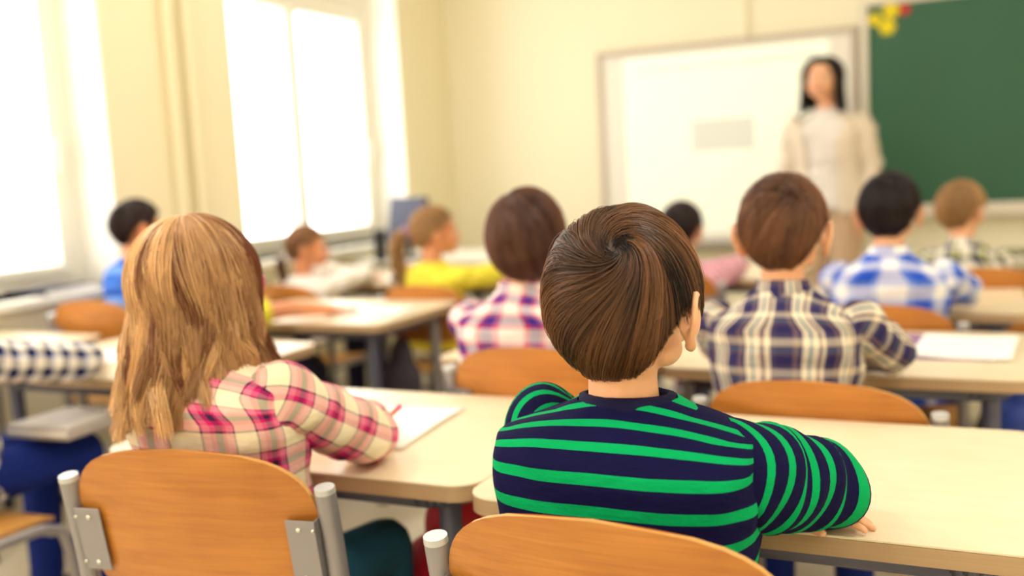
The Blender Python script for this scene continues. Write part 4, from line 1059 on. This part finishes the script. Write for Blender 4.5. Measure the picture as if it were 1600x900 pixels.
# red school bag
def school_bag(x, y, rz, lab, z0=0., tilt=14, mat='red'):
    root = empty('school_bag', (x, y, z0), math.radians(rz), lab, 'bag')
    R_ = Matrix.Rotation(math.radians(tilt), 3, 'Y')
    P = lambda a, b, c: R_ @ Vector((a, b, c))
    bm = bmesh.new()
    for z, a, b in ((.07, .13, .085), (.16, .135, .09), (.26, .12, .08), (.36, .09, .062), (.44, .05, .04)): ball(bm, P(0, 0, z)+Vector((0, 0, .01)), (a, b, .085))
    remesh('bag_body', bm, .008, 6, M[mat], root)
    bm = bmesh.new()
    for z, a in ((.10, .085), (.17, .085)): ball(bm, P(0, -.075, z), (a, .03, .06))
    pk = remesh('front_pocket', bm, .006, 4, M[mat], root)
    tube('grab_handle', [P(-.02, 0, .46), P(-.015, 0, .52), P(.015, 0, .52), P(.02, 0, .46)], .007, M[mat], root)
    tube('shoulder_strap', [P(-.04, .06, .46), P(-.08, .11, .36), P(-.09, .11, .2), P(-.06, .08, .08)], .010, M['black_vinyl'], root)
    bm = bmesh.new(); bx(bm, -.16, -.125, -.03, .0, .16, .19); from_bm('buckle', bm, M['plastic_black'], root, bevel=.005)
school_bag(-1.01, 1.60, 0, 'red school bag hanging from the rail of the desk with the girl in pink plaid', .10, 18)
M['navy_nylon'] = flat('navy_nylon', (36, 36, 62), .7, var=.2, bump=.3, bscale=60); M['blue_nylon'] = flat('blue_nylon', (38, 62, 150), .6, var=.2, bump=.3, bscale=60); M['grey_nylon'] = flat('dark_grey_nylon', (58, 52, 66), .7, var=.2, bump=.3, bscale=60)
school_bag(-2.42, 3.16, 35, 'dark navy school bag on the floor under the desk with the bare arm', 0, -6, 'navy_nylon')
school_bag(-2.02, 3.12, -15, 'dark grey school bag leaning by the grey leg under the desk with the bare arm', 0, 5, 'grey_nylon')
school_bag(.045, 2.90, 10, 'bright blue school bag on the floor under the desk with the purple folder', 0, 5, 'blue_nylon')
# grey book box in the far left desk
root = empty('document_wallet', (-2.13, 1.74, .525), math.radians(5), 'pale grey document wallet on the lap of the person in navy checks', 'wallet')
bm = bmesh.new(); bx(bm, -.10, .10, -.10, .10, 0, .035); from_bm('cover', bm, flat('grey_card', (196, 188, 184), .6), root, bevel=.006)
bm = bmesh.new(); bx(bm, -.095, .095, -.104, -.10, .012, .022); from_bm('closing_flap', bm, M['paper'], root, bevel=.001)
# books on the window sill
o = empty('sill_book', (WX-.07, 3.0-.25, WZ0+.0), math.radians(8), 'dark thin book lying on the window sill behind the blue boy\'s chair', 'book')
bm = bmesh.new(); bx(bm, -.10, .10, -.14, .14, .0, .022); from_bm('cover', bm, M['black_vinyl'], o, bevel=.002)
bm = bmesh.new(); bx(bm, -.096, .1035, -.137, .137, .003, .019); from_bm('pages', bm, M['paper'], o)
# teacher's table with a screen and speaker in the window corner
root = empty('teacher_table', (-2.72, 4.95, 0), 0, 'white table in the corner by the windows carrying a dark screen', 'table')
bm = bmesh.new(); prism(bm, rrect(1.10, .62, (.03,)*4, 6), .64, .665); from_bm('tabletop', bm, M['white'], root, bevel=.002)
for sx in (-1, 1):
    for sy in (-1, 1):
        bm = bmesh.new(); bx(bm, sx*.50-.02, sx*.50+.02, sy*.26-.02, sy*.26+.02, 0, .64); from_bm('leg', bm, M['white'], root, bevel=.003)
bm = bmesh.new(); bx(bm, -.48, .48, .25, .265, .35, .64); from_bm('modesty_panel', bm, M['white'], root)
root = empty('computer_monitor', (-2.93, 4.75, .665), math.radians(-28), 'dark computer monitor on the white corner table behind the ponytailed girl', 'monitor')
bm = bmesh.new(); R_ = Matrix.Rotation(math.radians(-8), 3, 'X')
bx(bm, -.19, .19, -.018, .018, .08, .34, rot=R_, piv=(0, 0, .2)); hs = from_bm('housing', bm, flat('monitor_blue_black', (40, 42, 72), .6), root, bevel=.008)
bm = bmesh.new(); bx(bm, -.175, .175, .018, .020, .095, .325, rot=R_, piv=(0, 0, .2)); from_bm('display', bm, flat('dark_display', (24, 26, 36), .1), hs)
bm = bmesh.new(); capsule(bm, (0, 0, .02), .018, (0, .01, .15), .018); from_bm('neck', bm, M['plastic_black'], root, True)
bm = bmesh.new(); cyl(bm, (0, 0, 0), (0, 0, .014), .10, .09, 32); fix_smooth(from_bm('base', bm, M['plastic_black'], root))
root = empty('desktop_speaker', (-3.06, 4.66, .665), math.radians(20), 'narrow black speaker on the white corner table', 'speaker')
bm = bmesh.new(); bx(bm, -.028, .028, -.045, .045, 0, .17); from_bm('cabinet', bm, M['plastic_black'], root, bevel=.008)
bm = bmesh.new(); cyl(bm, (0, -.046, .10), (0, -.049, .10), .020, n=24); cyl(bm, (0, -.046, .05), (0, -.049, .05), .013, n=24); from_bm('speaker_grille', bm, M['rubber'], root)
